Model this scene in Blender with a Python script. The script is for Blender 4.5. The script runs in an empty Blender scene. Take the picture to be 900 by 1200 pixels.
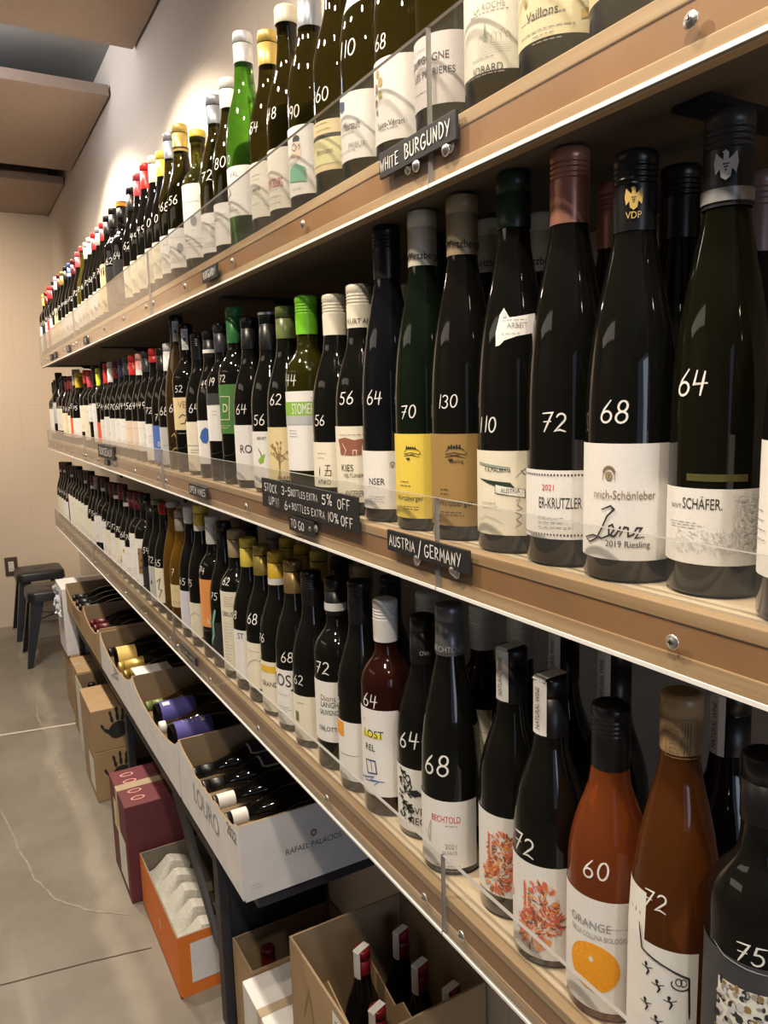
import bpy, bmesh, math, random
from mathutils import Matrix, Vector
random.seed(7)
SC = bpy.context.scene
COL = SC.collection
R_ = math.radians
# ------------------------------------------------------------------ camera
H = 1.55                                   # eye height
yaw, pitch, roll = R_(29.647), R_(8.4916), R_(-1.6143)
f = Vector((math.sin(yaw)*math.cos(pitch), math.cos(yaw)*math.cos(pitch), -math.sin(pitch)))
r = Vector((math.cos(yaw), -math.sin(yaw), 0)); u = r.cross(f)
r2 = math.cos(roll)*r + math.sin(roll)*u; u2 = -math.sin(roll)*r + math.cos(roll)*u
cam = bpy.data.objects.new('camera', bpy.data.cameras.new('camera')); COL.objects.link(cam)
M = Matrix((r2, u2, -f)).transposed().to_4x4(); M.translation = (0, 0, H)
cam.matrix_world = M
cam.data.sensor_fit = 'VERTICAL'; cam.data.sensor_height = 36; cam.data.lens = 883.2/1200*36
cam.data.clip_start = .02
SC.camera = cam
# ------------------------------------------------------------------ light
SC.view_settings.view_transform = 'Standard'; SC.view_settings.look = 'None'
SC.view_settings.gamma = 1; SC.view_settings.use_curve_mapping = False
SC.view_settings.exposure = 0.3
W = bpy.data.worlds.new('world'); SC.world = W; W.use_nodes = True
W.node_tree.nodes['Background'].inputs[0].default_value = (.55, .68, 1, 1)
W.node_tree.nodes['Background'].inputs[1].default_value = .4
def spot(name, loc, aim, power, size, blend, col, rad=.03):
    l = bpy.data.lights.new(name, 'SPOT'); l.energy = power; l.spot_size = R_(size); l.spot_blend = blend
    l.color = col; l.shadow_soft_size = rad
    o = bpy.data.objects.new(name, l); COL.objects.link(o); o.location = loc
    o.rotation_euler = (Vector(aim)-Vector(loc)).to_track_quat('-Z', 'Y').to_euler(); return o
def area(name, loc, aim, power, sx, sy, col):
    l = bpy.data.lights.new(name, 'AREA'); l.energy = power; l.shape = 'RECTANGLE'; l.size = sx; l.size_y = sy; l.color = col
    o = bpy.data.objects.new(name, l); COL.objects.link(o); o.location = loc
    o.rotation_euler = (Vector(aim)-Vector(loc)).to_track_quat('-Z', 'Y').to_euler(); return o
WARM = (1, .84, .66)
area('recess_fill', (-.25, 3.36, 2.935), (.15, 3.36, 3.07), 10, .5, .3, (.95, .95, 1))  # added fill aimed upward to brighten the ceiling recess, no real fixture
for xx, yy, sz in ((-.34, -.1, 92), (-.30, 1.2, 92), (.02, 2.5, 96), (.02, 3.62, 110)):
    spot('track_spot', (xx, yy, 2.74), (.58, yy, 1.55 if yy < 2 else 1.72), 62 if yy < 2 else 62*1.35, sz, .35, WARM)
spot('track_spot', (-.9, 4.5, 2.74), (.0, 5.95, 1.85), 170, 78, 1, (1, .81, .61))
for yy in (-.75, .55, 1.85, 3.1, 4.3):              # added wide fill lights, standing in for the track's spill
    spot('track_fill', (-.02, yy, 2.74), (.18, yy, 1.0), 33, 165, .8, (1, .86, .70), .035)
area('room_fill', (-2.8, 2.6, 2.83), (-2.8, 2.6, 0), 10, .8, 3.0, (1, .87, .72))  # unseen soft fill, added to lift the light of the room
area('window_daylight', (-.1, -3.2, 1.6), (.1, 1.0, .9), 18, 1.2, 1.7, (.74, .84, 1))
# ------------------------------------------------------------------ materials
PAL = dict(ink=(.02,.02,.02), grey=(.30,.30,.30), pale=(.58,.58,.57), white=(.80,.79,.76), cream=(.80,.75,.60), ivory=(.76,.74,.64), straw=(.72,.60,.33), lemon=(.80,.74,.48),
 yellow=(.80,.62,.09), paleyellow=(.74,.72,.38), lilac=(.62,.58,.57), paper=(.78,.78,.70), peach=(.76,.62,.50), greypaper=(.50,.51,.50), lavender=(.70,.69,.78), antiquegold=(.35,.22,.07),
 red=(.62,.03,.03), redink=(.45,.03,.03), darkred=(.11,.010,.013), redwax=(.26,.012,.015), rose=(.50,.07,.09), pink=(.72,.35,.33), navy=(.02,.022,.06), navyink=(.03,.05,.14), blue=(.05,.14,.42), bluelabel=(.08,.17,.50),
 black=(.010,.010,.011), charcoal=(.035,.037,.042), charcoalink=(.05,.05,.055), darkgreen=(.018,.042,.024), green=(.04,.20,.06), leafgreen=(.07,.21,.05), lime=(.20,.62,.03), limeband=(.24,.48,.06), limeyellow=(.70,.80,.05),
 mint=(.20,.50,.36), sage=(.30,.36,.28), olive=(.16,.20,.06), tan=(.42,.33,.19), corktan=(.42,.28,.14), greytan=(.36,.32,.27), gold=(.72,.52,.15), oldgold=(.38,.29,.07), bronze=(.30,.20,.08), bronzeink=(.24,.16,.09), mustard=(.60,.40,.03), mustardink=(.72,.47,.04),
 silver=(.72,.73,.75), silvergrey=(.46,.47,.48), greyblue=(.36,.39,.44), pewter=(.17,.17,.18), copper=(.52,.24,.17), rosybrown=(.16,.10,.10), creamwax=(.72,.66,.50), umber=(.30,.19,.08), oliveglow=(.075,.070,.015), brick=(.30,.11,.07), coral=(.72,.17,.09), coralpale=(.80,.42,.32), orangeink=(.85,.36,.02), orangelabel=(.85,.34,.10), orangered=(.78,.12,.05), highlight=(.85,.75,.08),
 redlabel=(.5,.04,.03), redcap=(.22,.01,.02), blacklabel=(.02,.02,.022), kraft=(.42,.28,.15), ivorylabel=(.74,.70,.55))
MATS = {}
def base(name):
    m = bpy.data.materials.new(name); m.use_nodes = True
    nt = m.node_tree; return m, nt, nt.nodes['Principled BSDF']
def N(nt, t, **kw):
    n = nt.nodes.new(t)
    for k, v in kw.items(): setattr(n, k, v)
    return n
def simple(name, col, rough=.5, metal=0, noise=.08, scale=40, bump=.0, spec=.5, coords='Object'):
    """plain surface with a little procedural variation in tone"""
    if name in MATS: return MATS[name]
    m, nt, p = base(name)
    tc = N(nt, 'ShaderNodeTexCoord'); nz = N(nt, 'ShaderNodeTexNoise'); nz.inputs['Scale'].default_value = scale; nz.inputs['Detail'].default_value = 4
    nt.links.new(tc.outputs[coords], nz.inputs['Vector'])
    cr = N(nt, 'ShaderNodeValToRGB')
    cr.color_ramp.elements[0].position = .3; cr.color_ramp.elements[1].position = .7
    cr.color_ramp.elements[0].color = tuple(c*(1-noise) for c in col)+(1,); cr.color_ramp.elements[1].color = tuple(min(1, c*(1+noise)) for c in col)+(1,)
    nt.links.new(nz.outputs['Fac'], cr.inputs['Fac']); nt.links.new(cr.outputs['Color'], p.inputs['Base Color'])
    p.inputs['Roughness'].default_value = rough; p.inputs['Metallic'].default_value = metal; p.inputs['Specular IOR Level'].default_value = spec
    if bump:
        b = N(nt, 'ShaderNodeBump'); b.inputs['Strength'].default_value = bump; b.inputs['Distance'].default_value = .01
        nt.links.new(nz.outputs['Fac'], b.inputs['Height']); nt.links.new(b.outputs['Normal'], p.inputs['Normal'])
    MATS[name] = m; return m
def pal(c, kind='paper'):
    """kind: paper, print, foil, screw, wax, paint"""
    rough, metal, noise, scale = dict(paper=(.62, 0, .03, 300), print=(.6, 0, .05, 300), foil=(.34, .35, .05, 90), screw=(.30, .25, .04, 90), wax=(.28, 0, .05, 60), paint=(.5, 0, .03, 100))[kind]
    if kind in ('foil', 'screw'): metal = .45 if c in ('silver', 'silvergrey', 'gold', 'copper', 'pewter', 'bronze', 'greyblue', 'oldgold') else 0
    return simple(kind+'_'+c, PAL[c], rough, metal, noise, scale)
def glass(name):
    key = 'glass_'+name
    if key in MATS: return MATS[key]
    m, nt, p = base(key)
    spec = dict(dark=((.006,.006,.005), 0), oliveblack=((.006,.006,.003), 0), darkgreen=((.005,.009,.005), 0), bluedark=((.005,.0055,.0075), 0), amberdark=((.035,.020,.006), .0),
      olive=((.10,.095,.012), .8), oliveclear=((.036,.030,.005), .85), green=((.075,.25,.02), .9), amber=((.42,.22,.025), .8), rosedark=((.035,.009,.006), .4), rose=((.50,.13,.035), .75), orange=((.26,.085,.02), .75))[name]
    tc = N(nt, 'ShaderNodeTexCoord'); nz = N(nt, 'ShaderNodeTexNoise'); nz.inputs['Scale'].default_value = 9
    nt.links.new(tc.outputs['Object'], nz.inputs['Vector'])
    mx = N(nt, 'ShaderNodeMix', data_type='RGBA'); c = spec[0]
    mx.inputs[6].default_value = tuple(.92*x for x in c)+(1,); mx.inputs[7].default_value = tuple(min(1, 1.08*x) for x in c)+(1,)
    nt.links.new(nz.outputs['Fac'], mx.inputs[0]); nt.links.new(mx.outputs[2], p.inputs['Base Color'])
    p.inputs['Roughness'].default_value = .045 if spec[1] == 0 else .02
    p.inputs['Transmission Weight'].default_value = spec[1]; p.inputs['IOR'].default_value = 1.5 if spec[1] == 0 else 1.36
    MATS[key] = m; return m
def wood(name, c1, c2, scale=(3, 60, 60), rough=.55):
    m, nt, p = base(name)
    tc = N(nt, 'ShaderNodeTexCoord'); mp = N(nt, 'ShaderNodeMapping'); mp.inputs['Scale'].default_value = scale
    nz = N(nt, 'ShaderNodeTexNoise'); nz.inputs['Scale'].default_value = 1; nz.inputs['Detail'].default_value = 6; nz.inputs['Distortion'].default_value = .6
    cr = N(nt, 'ShaderNodeValToRGB'); cr.color_ramp.elements[0].color = c1+(1,); cr.color_ramp.elements[1].color = c2+(1,)
    cr.color_ramp.elements[0].position = .32; cr.color_ramp.elements[1].position = .68
    nt.links.new(tc.outputs['Object'], mp.inputs['Vector']); nt.links.new(mp.outputs['Vector'], nz.inputs['Vector'])
    nt.links.new(nz.outputs['Fac'], cr.inputs['Fac']); nt.links.new(cr.outputs['Color'], p.inputs['Base Color'])
    p.inputs['Roughness'].default_value = rough; return m
WALLC, BACKC, CEILC = (.60,.53,.45), (.60,.51,.41), (.31,.24,.195)
def wall_mat(name, col, sx):
    m, nt, p = base(name)
    tc = N(nt, 'ShaderNodeTexCoord'); sp = N(nt, 'ShaderNodeSeparateXYZ'); cb = N(nt, 'ShaderNodeCombineXYZ')
    nt.links.new(tc.outputs['Object'], sp.inputs[0]); nt.links.new(sp.outputs[sx], cb.inputs[0]); nt.links.new(sp.outputs['Z'], cb.inputs[1])
    br = N(nt, 'ShaderNodeTexBrick'); br.inputs['Scale'].default_value = 1; br.inputs['Mortar Size'].default_value = .0035; br.inputs['Mortar Smooth'].default_value = .6
    br.inputs['Brick Width'].default_value = .9; br.inputs['Row Height'].default_value = .305
    br.inputs['Color1'].default_value = (1,1,1,1); br.inputs['Color2'].default_value = (.97,.97,.97,1); br.inputs['Mortar'].default_value = (.80,.80,.80,1)
    nz = N(nt, 'ShaderNodeTexNoise'); nz.inputs['Scale'].default_value = 3; nz.inputs['Detail'].default_value = 8
    nw = N(nt, 'ShaderNodeMixRGB'); nw.inputs[0].default_value = .05
    nt.links.new(cb.outputs[0], nw.inputs[1]); nt.links.new(nz.outputs['Color'], nw.inputs[2])
    nt.links.new(tc.outputs['Object'], nz.inputs['Vector']); nt.links.new(nw.outputs[0], br.inputs['Vector'])
    ml = N(nt, 'ShaderNodeMixRGB', blend_type='MULTIPLY'); ml.inputs[0].default_value = .35; ml.inputs[1].default_value = col+(1,)
    nt.links.new(br.outputs['Color'], ml.inputs[2]); nt.links.new(ml.outputs[0], p.inputs['Base Color'])
    ad = N(nt, 'ShaderNodeMath', operation='MULTIPLY_ADD'); ad.inputs[1].default_value = .35
    nt.links.new(nz.outputs['Fac'], ad.inputs[0]); nt.links.new(br.outputs['Color'], ad.inputs[2])
    b = N(nt, 'ShaderNodeBump'); b.inputs['Strength'].default_value = .35; b.inputs['Distance'].default_value = .004
    nt.links.new(ad.outputs[0], b.inputs['Height']); nt.links.new(b.outputs['Normal'], p.inputs['Normal'])
    p.inputs['Roughness'].default_value = .7; return m
def floor_mat():
    m, nt, p = base('polished_concrete')
    tc = N(nt, 'ShaderNodeTexCoord')
    a = N(nt, 'ShaderNodeTexNoise'); a.inputs['Scale'].default_value = 2.2; a.inputs['Detail'].default_value = 9; a.inputs['Roughness'].default_value = .65
    mp = N(nt, 'ShaderNodeMapping'); mp.inputs['Scale'].default_value = (5.5, .7, 1)
    b = N(nt, 'ShaderNodeTexNoise'); b.inputs['Scale'].default_value = 1; b.inputs['Detail'].default_value = 5
    nt.links.new(tc.outputs['Object'], a.inputs['Vector']); nt.links.new(tc.outputs['Object'], mp.inputs['Vector']); nt.links.new(mp.outputs[0], b.inputs['Vector'])
    c1 = N(nt, 'ShaderNodeValToRGB'); c1.color_ramp.elements[0].color = (.150,.133,.110,1); c1.color_ramp.elements[1].color = (.255,.235,.20,1); c1.color_ramp.elements[0].position = .3; c1.color_ramp.elements[1].position = .72
    c2 = N(nt, 'ShaderNodeValToRGB'); c2.color_ramp.elements[0].color = (0,0,0,1); c2.color_ramp.elements[1].color = (1,1,1,1); c2.color_ramp.elements[0].position = .55; c2.color_ramp.elements[1].position = .72
    nt.links.new(a.outputs['Fac'], c1.inputs['Fac']); nt.links.new(b.outputs['Fac'], c2.inputs['Fac'])
    mx = N(nt, 'ShaderNodeMixRGB'); mx.inputs[2].default_value = (.36,.335,.275,1)
    mu = N(nt, 'ShaderNodeMath', operation='MULTIPLY'); mu.inputs[1].default_value = .55
    nt.links.new(c2.outputs['Color'], mu.inputs[0]); nt.links.new(mu.outputs[0], mx.inputs[0]); nt.links.new(c1.outputs['Color'], mx.inputs[1])
    sx = N(nt, 'ShaderNodeSeparateXYZ'); nt.links.new(tc.outputs['Object'], sx.inputs[0])  # pale streak along the floor: a soft light reflection painted into the colour
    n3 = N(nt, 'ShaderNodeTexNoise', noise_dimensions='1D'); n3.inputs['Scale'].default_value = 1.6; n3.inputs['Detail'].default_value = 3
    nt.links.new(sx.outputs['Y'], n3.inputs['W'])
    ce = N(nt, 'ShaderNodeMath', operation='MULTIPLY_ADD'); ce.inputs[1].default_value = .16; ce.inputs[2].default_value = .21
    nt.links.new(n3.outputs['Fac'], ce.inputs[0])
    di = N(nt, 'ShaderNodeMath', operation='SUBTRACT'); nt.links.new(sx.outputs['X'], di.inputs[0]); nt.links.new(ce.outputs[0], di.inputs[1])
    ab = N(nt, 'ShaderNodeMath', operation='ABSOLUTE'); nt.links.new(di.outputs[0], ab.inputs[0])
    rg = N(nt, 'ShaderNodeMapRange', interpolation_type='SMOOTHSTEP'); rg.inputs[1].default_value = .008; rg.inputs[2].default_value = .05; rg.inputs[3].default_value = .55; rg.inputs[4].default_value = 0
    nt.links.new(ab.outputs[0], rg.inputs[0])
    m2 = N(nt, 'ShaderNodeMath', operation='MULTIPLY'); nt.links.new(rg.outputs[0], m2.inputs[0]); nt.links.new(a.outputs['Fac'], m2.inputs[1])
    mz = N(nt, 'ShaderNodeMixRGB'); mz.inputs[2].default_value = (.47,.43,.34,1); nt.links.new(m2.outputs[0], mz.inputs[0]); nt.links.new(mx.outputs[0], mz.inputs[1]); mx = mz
    nt.links.new(mx.outputs[0], p.inputs['Base Color'])
    p.inputs['Roughness'].default_value = .38; return m
def acrylic_mat():
    m, nt, p = base('clear_acrylic')
    out = nt.nodes['Material Output']; nt.nodes.remove(p)
    tr = N(nt, 'ShaderNodeBsdfTransparent'); tr.inputs[0].default_value = (.97,.97,.965,1)
    gl = N(nt, 'ShaderNodeBsdfGlossy'); gl.inputs['Roughness'].default_value = .02
    lw = N(nt, 'ShaderNodeLayerWeight'); lw.inputs[0].default_value = .5
    pw = N(nt, 'ShaderNodeMath', operation='POWER'); pw.inputs[1].default_value = 5
    fr = N(nt, 'ShaderNodeMath', operation='MULTIPLY_ADD'); fr.inputs[1].default_value = .9; fr.inputs[2].default_value = .04
    nt.links.new(lw.outputs['Facing'], pw.inputs[0]); nt.links.new(pw.outputs[0], fr.inputs[0])
    di = N(nt, 'ShaderNodeBsdfDiffuse'); di.inputs[0].default_value = (.8,.8,.8,1)
    tc = N(nt, 'ShaderNodeTexCoord'); mp = N(nt, 'ShaderNodeMapping'); mp.inputs['Scale'].default_value = (1, 2, 9)
    nz = N(nt, 'ShaderNodeTexNoise'); nz.inputs['Scale'].default_value = 3; nz.inputs['Detail'].default_value = 6
    nt.links.new(tc.outputs['Object'], mp.inputs[0]); nt.links.new(mp.outputs[0], nz.inputs['Vector'])
    rp = N(nt, 'ShaderNodeMapRange'); rp.inputs[1].default_value = .4; rp.inputs[2].default_value = .8; rp.inputs[3].default_value = .012; rp.inputs[4].default_value = .04
    nt.links.new(nz.outputs['Fac'], rp.inputs[0])
    a = N(nt, 'ShaderNodeMixShader'); b = N(nt, 'ShaderNodeMixShader')
    nt.links.new(rp.outputs[0], a.inputs[0]); nt.links.new(tr.outputs[0], a.inputs[1]); nt.links.new(di.outputs[0], a.inputs[2])
    nt.links.new(fr.outputs[0], b.inputs[0]); nt.links.new(a.outputs[0], b.inputs[1]); nt.links.new(gl.outputs[0], b.inputs[2])
    nt.links.new(b.outputs[0], out.inputs[0]); return m
# ------------------------------------------------------------------ mesh helpers
class MB:
    """collects faces for ONE mesh object"""
    def __init__(s): s.v = []; s.f = []; s.m = []; s.sm = []
    def add(s, vs, fs, mi=0, smooth=False):
        o = len(s.v); s.v += [tuple(x) for x in vs]
        for q in fs: s.f.append(tuple(i+o for i in q)); s.m.append(mi); s.sm.append(smooth)
    def box(s, x0, y0, z0, x1, y1, z1, mi=0):
        s.add([(x0,y0,z0),(x1,y0,z0),(x1,y1,z0),(x0,y1,z0),(x0,y0,z1),(x1,y0,z1),(x1,y1,z1),(x0,y1,z1)],
              [(0,3,2,1),(4,5,6,7),(0,1,5,4),(1,2,6,5),(2,3,7,6),(3,0,4,7)], mi)
    def lathe(s, prof, n=32, mi=0, cap0=True, cap1=True, cx=0, cy=0, smooth=True):
        o = []; k = len(prof)
        for z, rr in prof:
            for i in range(n):
                a = 2*math.pi*i/n; o.append((cx+rr*math.cos(a), cy+rr*math.sin(a), z))
        fs = [(j*n+i, j*n+(i+1)%n, (j+1)*n+(i+1)%n, (j+1)*n+i) for j in range(k-1) for i in range(n)]
        s.add(o, fs, mi, smooth)
        if cap0: s.add([o[i] for i in range(n)], [tuple(range(n-1, -1, -1))], mi)
        if cap1: s.add([o[(k-1)*n+i] for i in range(n)], [tuple(range(n))], mi)
    def prism(s, poly, z0, z1, axis='z', mi=0):
        """poly extruded along an axis: 'z' (x,y), 'y' (x,z), 'x' (y,z)"""
        n = len(poly)
        P = dict(z=lambda p, t: (p[0], p[1], t), y=lambda p, t: (p[0], t, p[1]), x=lambda p, t: (t, p[0], p[1]))[axis]
        vs = [P(p, z0) for p in poly]+[P(p, z1) for p in poly]
        s.add(vs, [tuple(range(n-1, -1, -1)), tuple(range(n, 2*n))]+[(i, (i+1) % n, n+(i+1) % n, n+i) for i in range(n)], mi)
    def build(s, name, mats, parent=None, loc=None, fix=False, bevel=0):
        me = bpy.data.meshes.new(name); me.from_pydata(s.v, [], s.f); me.update()
        for m in (mats if isinstance(mats, (list, tuple)) else [mats]): me.materials.append(m)
        me.polygons.foreach_set('material_index', s.m); me.polygons.foreach_set('use_smooth', s.sm)
        if fix or bevel:
            b = bmesh.new(); b.from_mesh(me)
            if bevel:
                bmesh.ops.remove_doubles(b, verts=b.verts, dist=1e-6)
                es = [e for e in b.edges if len(e.link_faces) == 2 and e.calc_face_angle(0) > .5]
                bmesh.ops.bevel(b, geom=es, offset=bevel, segments=2, affect='EDGES', profile=.5, clamp_overlap=True)
            bmesh.ops.recalc_face_normals(b, faces=b.faces); b.to_mesh(me); b.free()
        o = bpy.data.objects.new(name, me); COL.objects.link(o)
        if parent: o.parent = parent
        if loc: o.location = loc
        return o
def thing(name, label, cat, loc=(0,0,0), group=None, rot=(0,0,0)):
    o = bpy.data.objects.new(name, None); COL.objects.link(o); o.empty_display_size = .05
    o.location = loc; o.rotation_euler = rot; tag(o, label, cat, group); return o
def tag(o, label, cat, group=None):
    o['label'] = label; o['category'] = cat
    if group: o['group'] = group
    return o
def struct(o): o['kind'] = 'structure'; return o
def copy_thing(root, loc, label, group=None):
    c = root.copy(); COL.objects.link(c); c.location = loc; c['label'] = label
    if group: c['group'] = group
    for ch in list(root.children):
        d = ch.copy(); COL.objects.link(d); d.parent = c
        for g in list(ch.children):
            e = g.copy(); COL.objects.link(e); e.parent = d
    return c
# ------------------------------------------------------------------ lettering
TXT = {}
def text_poly(strings):
    """outline text once per string: list of (verts, faces), height 1 for capitals, centred"""
    obs = []
    for t in strings:
        if t in TXT: continue
        cu = bpy.data.curves.new('lettering', 'FONT'); cu.body = t; cu.align_x = 'CENTER'; cu.align_y = 'CENTER'; cu.size = 1.35; cu.resolution_u = 3
        o = bpy.data.objects.new('lettering', cu); COL.objects.link(o); obs.append((t, o, cu))
    bpy.context.view_layer.update(); dg = bpy.context.evaluated_depsgraph_get()
    for t, o, cu in obs:
        me = o.evaluated_get(dg).to_mesh()
        TXT[t] = ([(v.co.x, v.co.y) for v in me.vertices], [tuple(p.vertices) for p in me.polygons])
        o.evaluated_get(dg).to_mesh_clear()
    for t, o, cu in obs:
        bpy.data.objects.remove(o); bpy.data.curves.remove(cu)
def arc(cx, cy, rx, ry, a0, a1, n=9): return [(cx+rx*math.cos(R_(a0+(a1-a0)*i/n)), cy+ry*math.sin(R_(a0+(a1-a0)*i/n))) for i in range(n+1)]
HAND = {'0':[arc(.3,.5,.26,.48,100,460,14)], '1':[[(.3,1),(.27,0)]], '2':[arc(.3,.72,.24,.26,160,-30,8)+[(.05,.02),(.32,.1),(.62,.0)]], '3':[arc(.25,.75,.24,.24,150,-80,8)+arc(.25,.26,.28,.26,80,-150,9)],
 '4':[[(.1,1),(.05,.45),(.6,.48)],[(.45,.95),(.40,0)]], '5':[[(.55,.97),(.14,.95),(.1,.58)]+arc(.25,.30,.28,.30,110,-140,9)], '6':[[(.42,1),(.15,.6)]+arc(.3,.26,.25,.26,160,520,12)], '7':[[(.02,.93),(.55,.97),(.2,0)],[(.12,.5),(.5,.52)]],
 '8':[arc(.3,.74,.2,.24,90,270,7)+arc(.3,.25,.25,.25,90,-270,12)+arc(.3,.74,.2,.24,-90,90,7)], '9':[arc(.3,.70,.22,.27,0,360,12)+[(.48,.4),(.38,0)]],
 'A':[[(.02,0),(.28,1),(.56,0)],[(.12,.38),(.48,.38)]], 'B':[[(.08,0),(.08,1)]+arc(.1,.76,.35,.24,90,-90,7)+arc(.1,.26,.42,.26,90,-90,7)], 'C':[arc(.36,.5,.32,.5,50,310,10)], 'D':[[(.08,0),(.08,1)]+arc(.08,.5,.46,.5,90,-90,9)],
 'E':[[(.5,1),(.08,1),(.08,0),(.52,0)],[(.08,.52),(.42,.52)]], 'F':[[(.52,1),(.08,1),(.08,0)],[(.08,.52),(.42,.52)]], 'G':[arc(.34,.5,.30,.5,50,330,10)+[(.6,.42),(.34,.42)]], 'H':[[(.06,0),(.06,1)],[(.5,0),(.5,1)],[(.06,.5),(.5,.5)]], 'I':[[(.12,0),(.12,1)]],
 'K':[[(.08,0),(.08,1)],[(.5,1),(.08,.45),(.54,0)]], 'L':[[(.08,1),(.08,0),(.5,0)]], 'M':[[(.04,0),(.1,1),(.33,.35),(.56,1),(.62,0)]], 'N':[[(.06,0),(.08,1),(.48,0),(.5,1)]], 'O':[arc(.3,.5,.28,.5,90,450,14)], 'P':[[(.08,0),(.08,1)]+arc(.08,.74,.4,.26,90,-90,8)],
 'R':[[(.08,0),(.08,1)]+arc(.08,.74,.38,.26,90,-90,8)+[(.52,0)]], 'S':[arc(.3,.75,.24,.25,40,260,8)+arc(.28,.26,.25,.26,80,-150,9)], 'T':[[(.0,1),(.54,1)],[(.27,1),(.27,0)]], 'U':[[(.06,1),(.06,.3)]+arc(.29,.28,.23,.28,180,360,8)+[(.52,1)]],
 'W':[[(.02,1),(.18,0),(.34,.7),(.5,0),(.66,1)]], 'X':[[(.04,1),(.52,0)],[(.5,1),(.04,0)]], 'Y':[[(.02,1),(.28,.5)],[(.54,1),(.2,0)]], '+':[[(.08,.5),(.5,.5)],[(.29,.72),(.29,.28)]], '-':[[(.05,.48),(.42,.5)]], '!':[[(.1,1),(.1,.3)],[(.1,.06),(.1,0)]],
 '%':[arc(.14,.8,.12,.18,0,360,8),[(.52,1),(.12,0)],arc(.5,.2,.12,.18,0,360,8)], '/':[[(.4,1.15),(.05,-.15)]], '~':[[(.05,.9),(.4,.9),(.18,0)],arc(.72,.5,.2,.42,80,430,9)]}
def hand_lines(t, size, rnd=None):
    """hand-drawn capitals as polylines, centred; returns (polylines, width)"""
    x = 0; out = []
    for ch in t:
        if ch == ' ': x += .42; continue
        st = HAND.get(ch)
        if not st: x += .3; continue
        dy = (rnd.random()-.5)*.1 if rnd else 0; sc = 1+((rnd.random()-.5)*.12 if rnd else 0)
        w = max(p[0] for l in st for p in l)
        for l in st: out.append([(x+p[0]*sc, p[1]*sc+dy) for p in l])
        x += w+.2
    x -= .2
    return [[((p[0]-x/2)*size, (p[1]-.5)*size) for p in l] for l in out], x*size
def ribbon(pts, w):
    """flat mitred stroke as 2-D quads"""
    q = [pts[0]]
    for p in pts[1:]:
        if math.hypot(p[0]-q[-1][0], p[1]-q[-1][1]) > w*.12: q.append(p)
    if len(q) < 2: q = [pts[0], (pts[0][0]+w*.5, pts[0][1])]
    d = [((b[0]-a[0]), (b[1]-a[1])) for a, b in zip(q, q[1:])]; d = [(x/math.hypot(x, y), y/math.hypot(x, y)) for x, y in d]
    q[0] = (q[0][0]-d[0][0]*w*.35, q[0][1]-d[0][1]*w*.35); q[-1] = (q[-1][0]+d[-1][0]*w*.35, q[-1][1]+d[-1][1]*w*.35)
    V = []; F = []
    for i, p in enumerate(q):
        a = d[max(0, i-1)]; b = d[min(len(d)-1, i)]; tx, ty = a[0]+b[0], a[1]+b[1]; L = math.hypot(tx, ty)
        if L < .3: tx, ty, L = a[0], a[1], 1
        nx, ny = -ty/L, tx/L; k = w/2/max(.6, abs(nx*-a[1]+ny*a[0]))
        e = .6 if i in (0, len(q)-1) else 1
        V += [(p[0]+nx*k*e, p[1]+ny*k*e), (p[0]-nx*k*e, p[1]-ny*k*e)]
    for i in range(len(q)-1): F.append((2*i, 2*i+1, 2*i+3, 2*i+2))
    return V, F
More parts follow.
